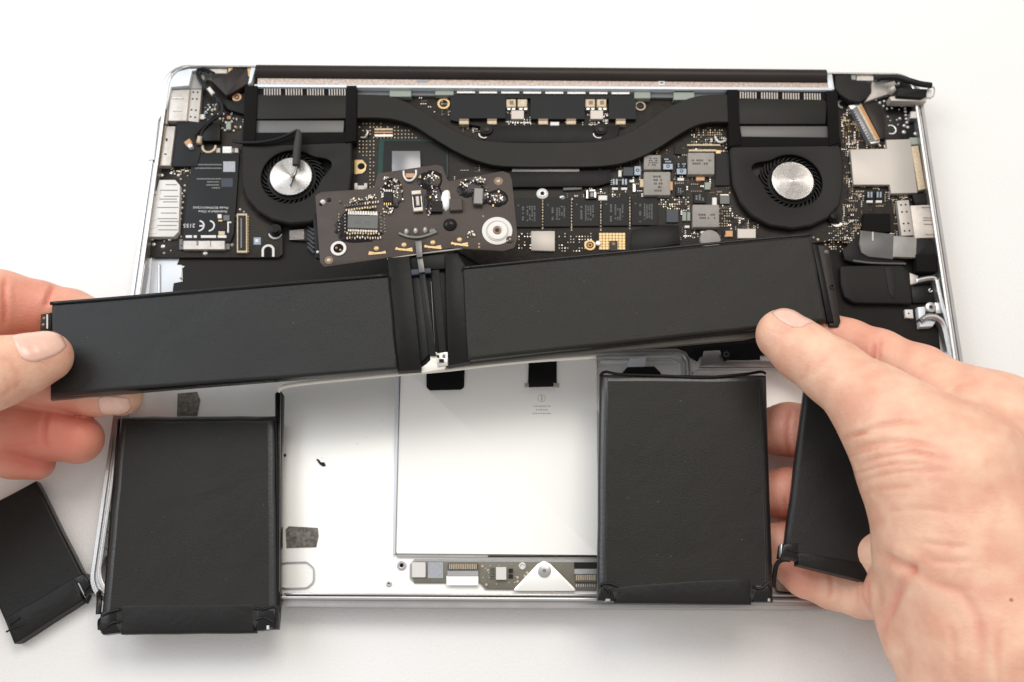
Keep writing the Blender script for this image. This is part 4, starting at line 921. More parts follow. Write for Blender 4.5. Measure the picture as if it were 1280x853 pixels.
# circuit board of the pack
BZ = 44.6
bo = [(394, 244), (402, 240), (452, 237), (468, 234), (472, 217), (545, 206), (553, 208), (560, 227), (628, 214), (637, 217), (640, 226), (647, 297), (643, 310), (630, 314), (565, 310), (486, 322), (405, 334), (400, 328)]
BB = S1(BP, 'circuit_board', lambda g: g.pp(bo, 43.2, BZ, 'pcb_battery', .12, r=1.2))
def B1(name, fn, label=None, **k): return S1(BB, name, fn, label, **k)
def blob(g, x, y, rx, ry, h=.5, ang=0, m='goo'):
    c = Q(x, y, BZ); k = scale_at(x, y, BZ); a = math.radians(ang); L = []
    rr_ = random.Random(int(x*7+y))
    w_ = [1+rr_.uniform(-.08, .08) for _ in range(26)]
    for t_ in (0, .35, .65, .88, .99):
        s_ = math.sqrt(max(1-t_*t_, 0.0)); 
        L.append([(c.x+(rx*s_*w_[i]*math.cos(2*math.pi*i/26)*math.cos(a)-ry*s_*w_[i]*math.sin(2*math.pi*i/26)*math.sin(a))*k, c.y+(rx*s_*w_[i]*math.cos(2*math.pi*i/26)*math.sin(a)+ry*s_*w_[i]*math.sin(2*math.pi*i/26)*math.cos(a))*k, BZ*MM-.00002+h*MM*t_) for i in range(26)])
    g.loops(L, m)
B1('resin_pool', lambda g: (blob(g, 452, 281, 31, 24, .35), blob(g, 448, 286, 30, 21, .3)))
B1('resin_pool', lambda g: blob(g, 490, 243, 14, 22, .5))
B1('resin_pool', lambda g: (blob(g, 538, 226, 16, 14, .7), blob(g, 542, 250, 12, 22, .5), blob(g, 538, 262, 6, 8, .4)))
B1('resin_pool', lambda g: (blob(g, 588, 236, 17, 12, .8, 15), blob(g, 600, 246, 11, 14, .8), blob(g, 621, 248, 15, 12, .7)))
def ic(g):
    g.rrect(453.5, 277.5, 38, 16, 2, BZ, BZ+2.0, 'chip_grey', .15)
    for s_ in (-1, 1): g.rrect(453.5, 277.5+s_*10, 38, 3.4, 2, BZ+.4, BZ+1.0, 'die', .05)
    for i in range(18):
        for s_ in (-1, 1): g.rrect(436+i*2.05, 277+s_*10.6+(i-9)*.07, 1.1, 4.6, 2, BZ+.5, BZ+1.2, 'tin')
    marks(g, 442, 274.5, 466, 280.5, 2, BZ+2.01, 'dim_print', True, 3)
B1('chip', ic, 'grey chip with two rows of fine legs')
def pads(g):
    r_ = random.Random(5)
    for i in range(12): g.rrect(433+i*3.3, 262.5-(i*.35)+r_.uniform(-.4, .4), 1.9, 2.2, 0, BZ, BZ+.9, r_.choice(['gold', 'cream']))
    for i in range(14): g.rrect(431+i*3.2, 257.5-(i*.4), 1.5, 2.6, 0, BZ, BZ+.9, r_.choice(['chip_grey', 'steel', 'steel']))
    for i in range(13): g.rrect(434+i*3.3, 292+r_.uniform(-1, .5), 1.8, 2.4, 0, BZ, BZ+.9, r_.choice(['gold', 'cream']))
    for i in range(14): g.rrect(434+i*3.2, 297+r_.uniform(-1, 1), 1.4, 2.6, 0, BZ, BZ+.9, r_.choice(['steel', 'cream', 'chip_grey']))
    for i in range(6): g.dome(424+r_.uniform(-.7, 1), 268+i*4, 1.2, BZ, .6, 'cream', 8, 3); g.dome(431.5, 269+i*4.2, 1.4, BZ, .7, 'tin', 8, 3); g.dome(476+r_.uniform(-1, 1), 268+i*4.2, 1.3, BZ, .7, 'cream', 8, 3); g.dome(480.5+r_.uniform(-1, 1), 270+i*4, 1.1, BZ, .6, 'tin', 8, 3)
    for (cx, cy, n, sx, sy) in ((445, 250, 22, 10, 3), (464, 247, 20, 6, 4), (489, 226, 22, 9, 5), (497, 238, 34, 6, 11), (478, 243, 16, 3, 10), (488, 262, 18, 6, 4), (538, 222, 36, 11, 6), (541, 246, 16, 6, 12), (537, 264, 6, 3, 5), (583, 231, 26, 7, 5), (599, 226, 20, 11, 5), (622, 248, 30, 10, 8), (608, 241, 8, 3, 8), (589, 292, 16, 4, 4)):
        for i in range(n):
            x = cx+r_.gauss(0, .55)*sx; y = cy+r_.gauss(0, .55)*sy; s_ = r_.uniform(.9, 2)
            g.rrect(x, y, s_, s_*r_.uniform(.7, 1.5), r_.uniform(-20, 20), BZ, BZ+r_.uniform(.5, 1.1), r_.choice(['tin', 'cream', 'gold', 'white_part', 'steel', 'chip_grey']))
    for x, y in ((605, 227), (604, 270.5), (599, 227)): g.dome(x, y, 1.3, BZ, .4, 'cream', 8, 3)
B1('tiny_components', pads, stuff=True)
B1('chip', lambda g: (g.rrect(485, 246, 11, 13, 3, BZ, BZ+1.6, 'chip', .15), [g.rrect(480.5+i*2.2, 238.5, 1.1, 2.5, 0, BZ, BZ+1.2, 'tin') for i in range(5)], [g.rrect(480.5+i*2.6, 255, 1.3, 3, 0, BZ, BZ+1.2, 'gold') for i in range(4)]))
B1('fuse', lambda g: (g.rrect(521.5, 251, 12, 25, -5, BZ, BZ+.5, 'tin', .1), g.rrect(521.5, 251, 9.5, 16, -5, BZ+.5, BZ+1.4, 'pcb', .1), g.rrect(522, 251, 4.5, 12, -5, BZ+1.4, BZ+1.8, 'steel_flat', .3), g.rrect(520.3, 240.5, 12, 5, -5, BZ+.5, BZ+1.6, 'steel', .2), g.rrect(522.8, 261.5, 12, 5, -5, BZ+.5, BZ+1.6, 'steel', .2)))
B1('solder_arch', lambda g: (g.ptube([(504.5, 214, BZ+.8), (505, 220, BZ+.9), (508, 225, BZ+1), (513, 226, BZ+1), (517.5, 223, BZ+1), (520, 218, BZ+.9), (520, 213, BZ+.8)], .45, 'white_part'), g.rect(507, 217, 518, 222, BZ, BZ+.4, 'copper_pad')))
B1('white_blob', lambda g: blob(g, 557.5, 250.5, 6.3, 14.5, 2.2, 0, 'white_silicone'), 'white blob of silicone')
B1('thermal_fuse', lambda g: (g.rrect(546, 258, 14, 14, 0, BZ, BZ+1.5, 'tape_dark', .2), g.rrect(570, 255.5, 16, 15, -3, BZ, BZ+1.7, 'pcb_battery', .3)))
B1('capacitor', lambda g: g.rrect(598, 245, 12, 20, 3, BZ+.4, BZ+2.4, 'flex_grey', .3))
B1('solder_ball', lambda g: g.dome(562.5, 280.5, 8.6, BZ, 1.6, 'goo', 20, 6))
def star(g):
    for i, (x, y) in enumerate(((508, 289.5), (519.5, 288.5), (531.5, 287.5))): g.dome(x, y, 4.3, BZ, 1.8, 'tin', 12, 4, .8, 1.1)
    g.ptube([(499, 292, BZ+.4), (510, 296, BZ+.6), (524, 297, BZ+.6), (538, 293, BZ+.5), (546, 290, BZ+.4)], .6, 'chrome'); g.dome(541, 289, 5.5, BZ, .9, 'flex_grey', 12, 4)
B1('solder_joint', star)
def mring(x, y, r0, r1):
    B1('screw_ring', lambda g: (g.ring(x, y, r0, r1, BZ, BZ+.5, 'white_part', 32), g.disc(x, y, r0, BZ, BZ+.05, 'black_hole', 0, 16)))
B1('screw_ring', lambda g: (g.ring(423, 310.5, 6.4, 9.8, BZ, BZ+.5, 'white_part', 32), g.disc(423, 310.5, 6.4, BZ, BZ+.06, 'black_hole'), g.dome(420.5, 310, 2, BZ, .5, 'copper_pad', 8, 3), g.dome(425.5, 312.5, 1.6, BZ, .5, 'cream', 8, 3)))
def bigring(g):
    g.disc(621.5, 288.5, 19, BZ, BZ+.35, 'white_part', .1, 40); g.ring(621.5, 288.5, 12.8, 14.2, BZ+.3, BZ+.55, 'steel_flat', 40); g.ring(622, 288, 6, 12.2, BZ+.3, BZ+.7, 'white_part', 36); g.disc(621.5, 288, 5, BZ+.35, BZ+.5, 'hinge_brown', 0, 20); g.ring(621.5, 288, 2.6, 5, BZ+.4, BZ+.8, 'cap_brown', 20)
    g.disc(637, 299, 4.3, BZ+.35, BZ+.6, 'pcb_battery', .05, 16); g.dome(637.5, 299, 1.4, BZ+.6, .4, 'cream', 8, 3); g.dome(634.5, 301, 1.2, BZ+.6, .4, 'steel', 8, 3)
B1('screw_ring', bigring, 'large pale screw ring')
B1('test_pad', lambda g: (g.dome(411, 325.3, 2.9, BZ, .3, 'cream', 14, 3), g.ring(411, 325.3, 3.2, 5.2, BZ, BZ+.05, 'cap_brown', 20)))
B1('test_pad', lambda g: (g.dome(623, 226.5, 2.9, BZ, .3, 'cream', 14, 3), g.ring(623, 226.5, 3.2, 5.6, BZ, BZ+.05, 'cap_brown', 20)))
B1('solder_bead', lambda g: (g.dome(403.5, 252.5, 3.6, BZ, 1.2, 'white_part', 12, 4), g.dome(401, 255, 2.4, BZ, .7, 'goo', 10, 4), g.dome(411, 250, 3, BZ, .4, 'goo', 10, 4)))
for x, y, a in ((471.5, 315.5, 5), (505, 311, -6), (541, 308, -6), (574.5, 304.5, -8)):
    B1('gold_tab', lambda g: (g.dome(x+(-1 if x < 480 else 0), y-5, 3.3, BZ, .3, 'gold', 14, 3), g.rrect(x, y+1.2, 22, 2.6, -a, BZ, BZ+.25, 'gold', .05), g.rrect(x-7, y+.3, 7, 2.2, -a+18, BZ, BZ+.3, 'gold', .05), g.rrect(x+7, y+.2, 7, 2.2, -a-18, BZ, BZ+.3, 'gold', .05)))
B1('gold_via', lambda g: (g.dome(599, 305, 1.5, BZ, .3, 'gold', 8, 3), g.dome(599, 309, 1.5, BZ, .3, 'gold', 8, 3)))
B1('board_edge', lambda g: g.ptube([(484, 324, BZ-.5), (505, 320.5, BZ-.5), (540, 315.5, BZ-.5), (566, 312.5, BZ-.5), (586, 309.5, BZ-.5)], .35, 'steel', sm=2))
B1('terminal_block', lambda g: (g.pp([(391, 268), (398, 266), (401, 324), (394, 322)], 42, 44, 'board_black', .3), g.dome(397, 315, 2, 44, .5, 'white_part', 8, 3)))

# separate cells -------------------------------------------------
def big(nm, label, pts, z0, z1, sd, m):
    E_ = empty(nm, Q((pts[0][0]+pts[2][0])/2, (pts[0][1]+pts[2][1])/2, z0), label, 'battery cell')
    cellbody('cell_body', E_, pts, z0, z1, m, 1.9, 9, .5, sd, 'battery_wrap_glossy', 1.65)
    return E_
CL = big('battery_cell', 'large black cell at lower left, its taped end overhanging the front edge of the case', [(149, 520), (344, 519), (347, 787), (124, 792)], 13.2, 19.5, 3, 'battery_wrap')
def fold(g, a, b, c, d, z0, z1):
    g.pp([a, b, c, d], z0, z1, 'tape_fold', .5, 3)
S1(CL, 'end_tape', lambda g: g.pp(wob([(150, 755), (318, 754), (318, 791.5), (150, 793.5)], 5, .4, 4), 14.5, 19.62, 'tape_fold', 1.2, 4), ang=60)
S1(CL, 'folded_corner', lambda g: (g.pp([(125, 766), (133, 761), (149, 763), (149, 791), (128, 794), (122, 786)], 13.5, 19.5, 'battery_wrap_glossy', 1.0, 3), g.ptube([(128, 770, 19.4), (138, 765, 19.8), (150, 762, 19.8)], .5, 'battery_wrap_glossy'), g.ptube([(128, 789, 19), (140, 779, 19.8), (150, 777, 19.7)], .5, 'battery_wrap_glossy')), ang=60)
S1(CL, 'folded_corner', lambda g: (g.pp([(319, 760), (345, 760), (345, 786), (322, 789), (319, 788)], 13.5, 19.55, 'battery_wrap_glossy', 1.0, 3), g.ptube([(317, 760, 19.8), (328, 762, 19.7), (343, 758, 19.6)], .5, 'battery_wrap_glossy'), g.ptube([(320, 775, 19.6), (330, 772, 19.7), (342, 778, 19.5)], .5, 'battery_wrap_glossy')), ang=60)
S1(CL, 'side_seam', lambda g: (g.pp([(343, 492), (349, 486), (353, 492), (351, 600), (350, 745), (347, 786), (342, 786), (345, 640)], 12.5, 17, 'battery_wrap_glossy', .8, 2), g.ptube([(345, 524, 18.4), (347, 640, 18.4), (347, 757, 18)], .5, 'black_plastic'), g.ptube([(351, 492, 17.4), (350, 600, 17.2), (349, 740, 16.8)], .25, 'flex_grey')), ang=60)
S1(CL, 'side_seam', lambda g: g.ptube([(149, 524, 17), (143, 600, 17.3), (135, 700, 17.5), (130, 764, 17), (124, 776, 16.5), (124, 787, 15)], .6, 'tape_dark'), smooth=True)
S1(CL, 'exposed_foil', lambda g: (g.rect(333, 782, 336.5, 787, 14, 20, 'white_part', .2), g.rect(337, 784, 341, 787, 14, 20, 'blue_grey', .2)))
S1(CL, 'link_ribbon', lambda g: g.ptube([(106, 748, 5), (109, 742, 7), (117, 738, 9), (123, 741, 12), (124, 752, 14), (123, 768, 14.5)], 1.1, 'battery_wrap_glossy', flat=.5), smooth=True)

CR = big('battery_cell', 'large black cell standing right of the white trackpad, fingers showing behind its right edge', [(750, 467), (959, 468), (968, 753), (747, 751)], 27.0, 32.5, 8, 'battery_wrap')
S1(CR, 'end_tape', lambda g: g.pp(wob([(769, 733), (800, 729), (870, 724), (940, 722), (940, 756), (769, 754.5)], 3, .3, 9), 27.5, 32.62, 'tape_fold', 1.2, 4), ang=60)
S1(CR, 'folded_corner', lambda g: (g.pp([(749, 733), (768, 732), (768, 752), (747, 751)], 27, 32.6, 'battery_wrap_glossy', .9, 3), g.ptube([(750, 732, 32.6), (760, 729, 32.8), (772, 733, 32.8)], .5, 'battery_wrap_glossy'), g.ptube([(755, 734, 32.7), (762, 741, 32.8), (758, 750, 32)], .6, 'battery_wrap_glossy')), ang=60)
S1(CR, 'folded_corner', lambda g: (g.pp([(941, 731), (960, 730), (966, 735), (965, 753), (941, 753)], 27, 32.6, 'battery_wrap_glossy', .9, 3), g.ptube([(941, 733, 32.7), (950, 736, 32.7), (962, 728, 32.5)], .5, 'battery_wrap_glossy'), g.ptube([(960, 690, 31.6), (962, 715, 31), (963, 750, 30)], .45, 'battery_wrap_glossy')), ang=60)
S1(CR, 'side_seam', lambda g: (g.ptube([(949, 474, 32.3), (952, 560, 32.4), (956, 660, 32.4), (958, 725, 32.3)], .22, 'battery_wrap'),), smooth=True)
S1(CR, 'side_seam', lambda g: (g.ptube([(759, 474, 32.3), (758, 560, 32.4), (757, 660, 32.4), (756, 728, 32.3)], .2, 'battery_cool'),), smooth=True)
S1(CR, 'top_fold', lambda g: g.ptube([(750, 470, 32), (757, 465, 32.3), (775, 468, 32.6), (830, 470, 32.5), (880, 472, 32.6), (930, 468, 32.6), (950, 465, 32.2), (957, 467, 31)], .6, 'tape_dark', flat=.6), smooth=True)
S1(CR, 'exposed_foil', lambda g: (g.rect(757, 748.5, 763, 751.5, 27, 32.9, 'tin', .2), g.rect(960, 748, 963, 752, 27, 32.9, 'tin', .2)))
S1(CR, 'link_ribbon', lambda g: g.ptube([(988, 700, 34), (978, 700, 32), (971, 706, 30), (968, 720, 29), (967, 735, 28.5)], .9, 'battery_wrap_glossy', flat=.4), smooth=True)
S1(CR, 'link_wire', lambda g: g.ptube([(968, 727, 28), (970, 738, 20), (978, 741, 15), (1000, 742, 13.5)], .5, 'battery_wrap_glossy'), smooth=True)

SL = empty('battery_cell', Q(30, 700, .3), 'small black cell lying tilted on the white table at the lower left corner', 'battery cell')
cellbody('cell_body', SL, [(44, 601), (112, 735), (18, 803), (-52, 652)], .5, 6.5, 'tape_fold', 1.2, 6, .4, 11, 'battery_wrap_glossy')
S1(SL, 'end_tape', lambda g: g.pp(wob([(92, 722), (104, 750), (20, 804), (5, 772)], 4, .4, 12), .4, 6.7, 'tape_fold', .8, 3), ang=60)
S1(SL, 'folded_corner', lambda g: (g.pp([(4, 772), (26, 764), (37, 790), (17, 805)], .4, 6.6, 'battery_wrap_glossy', .8, 3), g.ptube([(12, 781, 6.8), (25, 772, 6.8)], .4, 'battery_wrap_glossy'), g.ptube([(8, 790, 6.4), (20, 784, 6.8), (34, 780, 6.6)], .4, 'battery_wrap_glossy')), ang=60)
S1(SL, 'folded_corner', lambda g: (g.pp([(88, 724), (104, 716), (114, 731), (105, 742), (96, 732)], .4, 6.7, 'battery_wrap_glossy', .8, 3), g.pp([(97, 732), (101, 730), (108, 745), (104, 754)], .4, 5.5, 'tape_fold', .4), g.ptube([(98, 729, 7), (107, 747, 6)], .3, 'tin')), ang=60)
SR = empty('battery_cell', Q(1040, 600, 34), 'small black cell between the large right cell and the palm of the right hand', 'battery cell')
cellbody('cell_body', SR, [(1009, 470), (1112, 492), (1090, 727), (980, 697)], 36.0, 41.5, 'battery_cool', 1.8, 6, .35, 14, 'battery_wrap_glossy')
S1(SR, 'end_tape', lambda g: g.pp(wob([(998, 690), (1095, 706), (1090, 729), (998, 706)], 3, .3, 15), 36, 41.7, 'tape_fold', .6, 3), ang=50)
S1(SR, 'folded_corner', lambda g: (g.pp([(979, 680), (998, 678), (998, 699), (977, 696)], 34.5, 41.6, 'battery_wrap_glossy', .7, 3), g.ptube([(984, 687, 41.8), (998, 690, 41.8)], .4, 'battery_wrap_glossy'), g.pp([(976, 680), (978.5, 680), (978, 694), (984, 695), (984, 697.5), (976, 696)], 38, 40.5, 'tin', .2)), ang=60)
# little bits of torn adhesive
for pts, sd in (([(395, 574), (398, 574), (401, 578), (405, 578), (407, 582), (403, 583), (399, 580)], 1), ([(354, 568), (357, 567), (357.5, 570), (355, 571)], 2), ([(350, 580), (353.5, 577), (353, 581), (350.5, 584)], 3)):
    g = G(); g.pp(pts, 6.05 if sd == 1 else 6.05, 6.7, 'debris', .15); o = g.build('adhesive_crumb')
    tag(o, ['dark crumb of torn adhesive lying alone on bright metal left of the trackpad', 'upper of two tiny dark crumbs beside the large left cell', 'lower of two tiny dark crumbs beside the large left cell'][sd-1], 'crumb', 'crumbs of torn adhesive')

# ------------------------------------------------------------------ hands
def rcone(P, a, b, ra, rb):
    ba = b-a; l2 = (ba**2).sum(); pa = P-a
    h = np.clip((pa@ba)/l2, 0, 1).astype(np.float32)
    return np.sqrt(((pa - h[..., None]*ba)**2).sum(-1)) - (ra+(rb-ra)*h)
def smin(a, b, k):
    h = np.clip(0.5+0.5*(b-a)/k, 0, 1); return b*(1-h)+a*h - k*h*(1-h)
def surf_nets(F, o, h):
    s = F < 0; shp = F.shape; cs = tuple(n-1 for n in shp); acc = {}
    ids, pos = [], []
    quads = []
    for ax in range(3):
        sl0 = [slice(None)]*3; sl1 = [slice(None)]*3; sl0[ax] = slice(0, -1); sl1[ax] = slice(1, None)
        A = F[tuple(sl0)]; B = F[tuple(sl1)]; I = np.argwhere((A < 0) != (B < 0))
        a = A[tuple(I.T)]; b = B[tuple(I.T)]; t_ = a/(a-b)
        p = I.astype(float); p[:, ax] += t_
        u, v = (ax+1) % 3, (ax+2) % 3
        ok = (I[:, u] > 0) & (I[:, v] > 0) & (I[:, u] < shp[u]-1) & (I[:, v] < shp[v]-1)
        I, p, a = I[ok], p[ok], a[ok]; c4 = []
        for du, dv in ((-1, -1), (0, -1), (0, 0), (-1, 0)):
            J = I.copy(); J[:, u] += du; J[:, v] += dv
            f = np.ravel_multi_index(J.T, cs); ids.append(f); pos.append(p); c4.append(f)
        q = np.stack(c4, 1); q[a > 0] = q[a > 0][:, ::-1]; quads.append(q)
    ids = np.concatenate(ids); pos = np.concatenate(pos); q = np.concatenate(quads)
    uq, inv = np.unique(ids, return_inverse=True); n = np.bincount(inv)
    V = np.stack([np.bincount(inv, pos[:, i])/n for i in range(3)], 1)
    return o + V*h, np.searchsorted(uq, q)
def hand(name, label, chains, creases, h=.0010, flush_bounce=()):
    W3 = []; 
    for ch, k in chains:
        L = []
        for (x, y, z, r_) in ch:
            c = np.array(Q(x, y, z)); L.append((c, r_*scale_at(x, y, z)))
        W3.append((L, k))
    allp = np.array([np.append(c-r_, 0)[:3] for L, _ in W3 for c, r_ in L]); allq = np.array([c+r_ for L, _ in W3 for c, r_ in L])
    lo = allp.min(0)-.004; hi = allq.max(0)+.004
    n = np.ceil((hi-lo)/h).astype(int)+1
    F = np.full(tuple(n), 1.0, dtype=np.float32)
    X = [lo[i]+np.arange(n[i])*h for i in range(3)]
    for L, k in W3:
        D = None
        cl = np.array([c-r_ for c, r_ in L]).min(0)-.016; ch_ = np.array([c+r_ for c, r_ in L]).max(0)+.016
        i0 = np.clip(((cl-lo)/h).astype(int), 0, n-1); i1 = np.clip(((ch_-lo)/h).astype(int)+1, 1, n)
        P = np.stack(np.meshgrid(X[0][i0[0]:i1[0]], X[1][i0[1]:i1[1]], X[2][i0[2]:i1[2]], indexing='ij'), -1).astype(np.float32)
        if len(L) == 1: D = np.sqrt(((P-L[0][0].astype(np.float32))**2).sum(-1))-np.float32(L[0][1])
        for (a, ra), (b, rb) in zip(L[:-1], L[1:]):
            d = rcone(P, a.astype(np.float32), b.astype(np.float32), np.float32(ra), np.float32(rb)); D = d if D is None else smin(D, d, .0035)
        S_ = (slice(i0[0], i1[0]), slice(i0[1], i1[1]), slice(i0[2], i1[2]))
        F[S_] = smin(F[S_], D, k)
    V, Qd = surf_nets(F, lo, h)
    me = bpy.data.meshes.new(name); c0 = (V.min(0)+V.max(0))/2
    c0[2] = V[:, 2].min()
    me.vertices.add(len(V)); me.vertices.foreach_set('co', (V-c0).astype(np.float32).ravel())
    me.loops.add(Qd.size); me.loops.foreach_set('vertex_index', Qd.ravel().astype(np.int32))
    me.polygons.add(len(Qd)); me.polygons.foreach_set('loop_start', np.arange(0, Qd.size, 4, dtype=np.int32)); me.polygons.foreach_set('loop_total', np.full(len(Qd), 4, dtype=np.int32))
    me.update(); me.validate()
    bmm = bmesh.new(); bmm.from_mesh(me)
    for _ in range(3): bmesh.ops.smooth_vert(bmm, verts=bmm.verts, factor=.5, use_axis_x=True, use_axis_y=True, use_axis_z=True)
    bmesh.ops.recalc_face_normals(bmm, faces=bmm.faces); bmm.to_mesh(me); bmm.free()
    V = np.zeros(len(me.vertices)*3); me.vertices.foreach_get('co', V); V = V.reshape(-1, 3)+c0
    N = np.zeros(len(me.vertices)*3); me.vertex_normals.foreach_get('vector', N); N = N.reshape(-1, 3)
    px = proj(V); red = np.zeros(len(V)); disp = np.zeros(len(V))
    up = np.clip((N*(np.array(CAM)-V)/np.linalg.norm(np.array(CAM)-V, axis=1)[:, None]).sum(1), 0, 1)
    for pts, wpx, dep, zlo, zhi in creases:
        P2 = np.array([(p.x, p.y) for p in spline([Vector((a, b, 0)) for a, b in pts], 6)]); dmin = np.full(len(V), 1e9); tt = np.zeros(len(V)); m_ = len(P2)-1
        for i in range(m_):
            a, b = P2[i], P2[i+1]; ba = b-a; l2 = max((ba**2).sum(), 1e-9); pa = px-a; hh = np.clip((pa@ba)/l2, 0, 1)
            d = np.sqrt(((pa-hh[:, None]*ba)**2).sum(1)); s_ = d < dmin; dmin[s_] = d[s_]; tt[s_] = (i+hh[s_])/m_
        fade = np.clip(np.sin(np.clip(tt, 0.03, .97)*np.pi)*1.8, 0, 1)
        msk = (V[:, 2] > zlo*MM) & (V[:, 2] < zhi*MM)
        gcr = np.exp(-(dmin/wpx)**2)*fade*msk*np.sqrt(up)
        disp -= gcr*dep*MM*.8; disp += np.exp(-((dmin-2.4*wpx)/(1.3*wpx))**2)*fade*msk*up*dep*MM*.28
        red += .45*gcr*min(dep, 1)
    for (x, y, z, r_, amt) in flush_bounce:  # skin redness, plus reddish bounce light on lower fingers put into the colour
        c = np.array(Q(x, y, z)); R = r_*scale_at(x, y, z); red += amt*np.exp(-((V-c)**2).sum(1)/R**2)
    V = V+N*disp[:, None]
    me.vertices.foreach_set('co', (V-c0).ravel())
    at = me.attributes.new('flush_bounce', 'FLOAT', 'POINT'); at.data.foreach_set('value', np.clip(red, 0, 1).astype(np.float32))
    me.polygons.foreach_set('use_smooth', [True]*len(me.polygons)); me.materials.append(MATS['skin']); me.update()
    H_ = empty('hand', c0, label, 'hand')
    o = bpy.data.objects.new(name, me); COL.objects.link(o); setpar(o, H_, Vector(c0)); return H_
from mathutils.bvhtree import BVHTree
def skin():
    m = mat('skin', (.72, .44, .31), .48, 0); nt = m.node_tree; N = nt.nodes; L = nt.links; b = N['Principled BSDF']
    geo = N.new('ShaderNodeNewGeometry'); at = N.new('ShaderNodeAttribute'); at.attribute_name = 'flush_bounce'
    n = N.new('ShaderNodeTexNoise'); n.inputs['Scale'].default_value = 95; n.inputs['Detail'].default_value = 5; L.new(geo.outputs['Position'], n.inputs['Vector'])
    r1 = N.new('ShaderNodeValToRGB'); r1.color_ramp.elements[0].position = .32; r1.color_ramp.elements[1].position = .68
    r1.color_ramp.elements[0].color = (.68, .35, .24, 1); r1.color_ramp.elements[1].color = (.79, .50, .35, 1); L.new(n.outputs['Fac'], r1.inputs[0])
    mx = N.new('ShaderNodeMix'); mx.data_type = 'RGBA'; L.new(at.outputs['Fac'], mx.inputs['Factor']); L.new(r1.outputs[0], mx.inputs['A']); mx.inputs['B'].default_value = (.62, .17, .115, 1)  # mixes in the skin redness and painted bounce light
    L.new(mx.outputs['Result'], b.inputs['Base Color'])
    b.inputs['Subsurface Weight'].default_value = .14; b.inputs['Subsurface Radius'].default_value = (1, .35, .18); b.inputs['Subsurface Scale'].default_value = .004
    v = N.new('ShaderNodeTexVoronoi'); v.inputs['Scale'].default_value = 1150; v.feature = 'DISTANCE_TO_EDGE'
    n2 = N.new('ShaderNodeTexNoise'); n2.inputs['Scale'].default_value = 420; n2.inputs['Detail'].default_value = 5; L.new(geo.outputs['Position'], n2.inputs['Vector'])
    mp = N.new('ShaderNodeVectorMath'); mp.operation = 'MULTIPLY'; mp.inputs[1].default_value = (1, .8, 1); L.new(geo.outputs['Position'], mp.inputs[0]); L.new(mp.outputs[0], v.inputs['Vector'])
    ad = N.new('ShaderNodeMath'); ad.operation = 'MULTIPLY_ADD'; ad.inputs[1].default_value = 1.0; L.new(v.outputs['Distance'], ad.inputs[0]); L.new(n2.outputs['Fac'], ad.inputs[2])
    bp = N.new('ShaderNodeBump'); bp.inputs['Strength'].default_value = .42; bp.inputs['Distance'].default_value = .00032; L.new(ad.outputs[0], bp.inputs['Height']); L.new(bp.outputs[0], b.inputs['Normal'])
    m = mat('nail', (.76, .47, .37), .28, 0, 0, 0, .04, 200, coat=.15); m.node_tree.nodes['Principled BSDF'].inputs['Subsurface Weight'].default_value = .15; m.node_tree.nodes['Principled BSDF'].inputs['Subsurface Scale'].default_value = .002
    mat('nail_tip', (.86, .78, .68), .3)
skin()
def skin2():
    nt = MATS['skin'].node_tree; N = nt.nodes; L = nt.links; b = N['Principled BSDF']; bp = b.inputs['Normal'].links[0].from_node
    geo = N.new('ShaderNodeNewGeometry'); n = N.new('ShaderNodeTexNoise'); n.inputs['Scale'].default_value = 230; n.inputs['Detail'].default_value = 3; n.inputs['Distortion'].default_value = 1.2
    mp = N.new('ShaderNodeMapping'); mp.inputs['Scale'].default_value = (.45, 1.5, 1); mp.inputs['Rotation'].default_value = (0, 0, .5); L.new(geo.outputs['Position'], mp.inputs['Vector']); L.new(mp.outputs[0], n.inputs['Vector'])
    b2 = N.new('ShaderNodeBump'); b2.inputs['Strength'].default_value = .24; b2.inputs['Distance'].default_value = .0007; L.new(n.outputs['Fac'], b2.inputs['Height']); L.new(b2.outputs[0], bp.inputs['Normal'])
    mr = N.new('ShaderNodeMapRange'); mr.inputs[3].default_value = .38; mr.inputs[4].default_value = .6; L.new(n.outputs['Fac'], mr.inputs[0]); L.new(mr.outputs[0], b.inputs['Roughness'])
skin2()
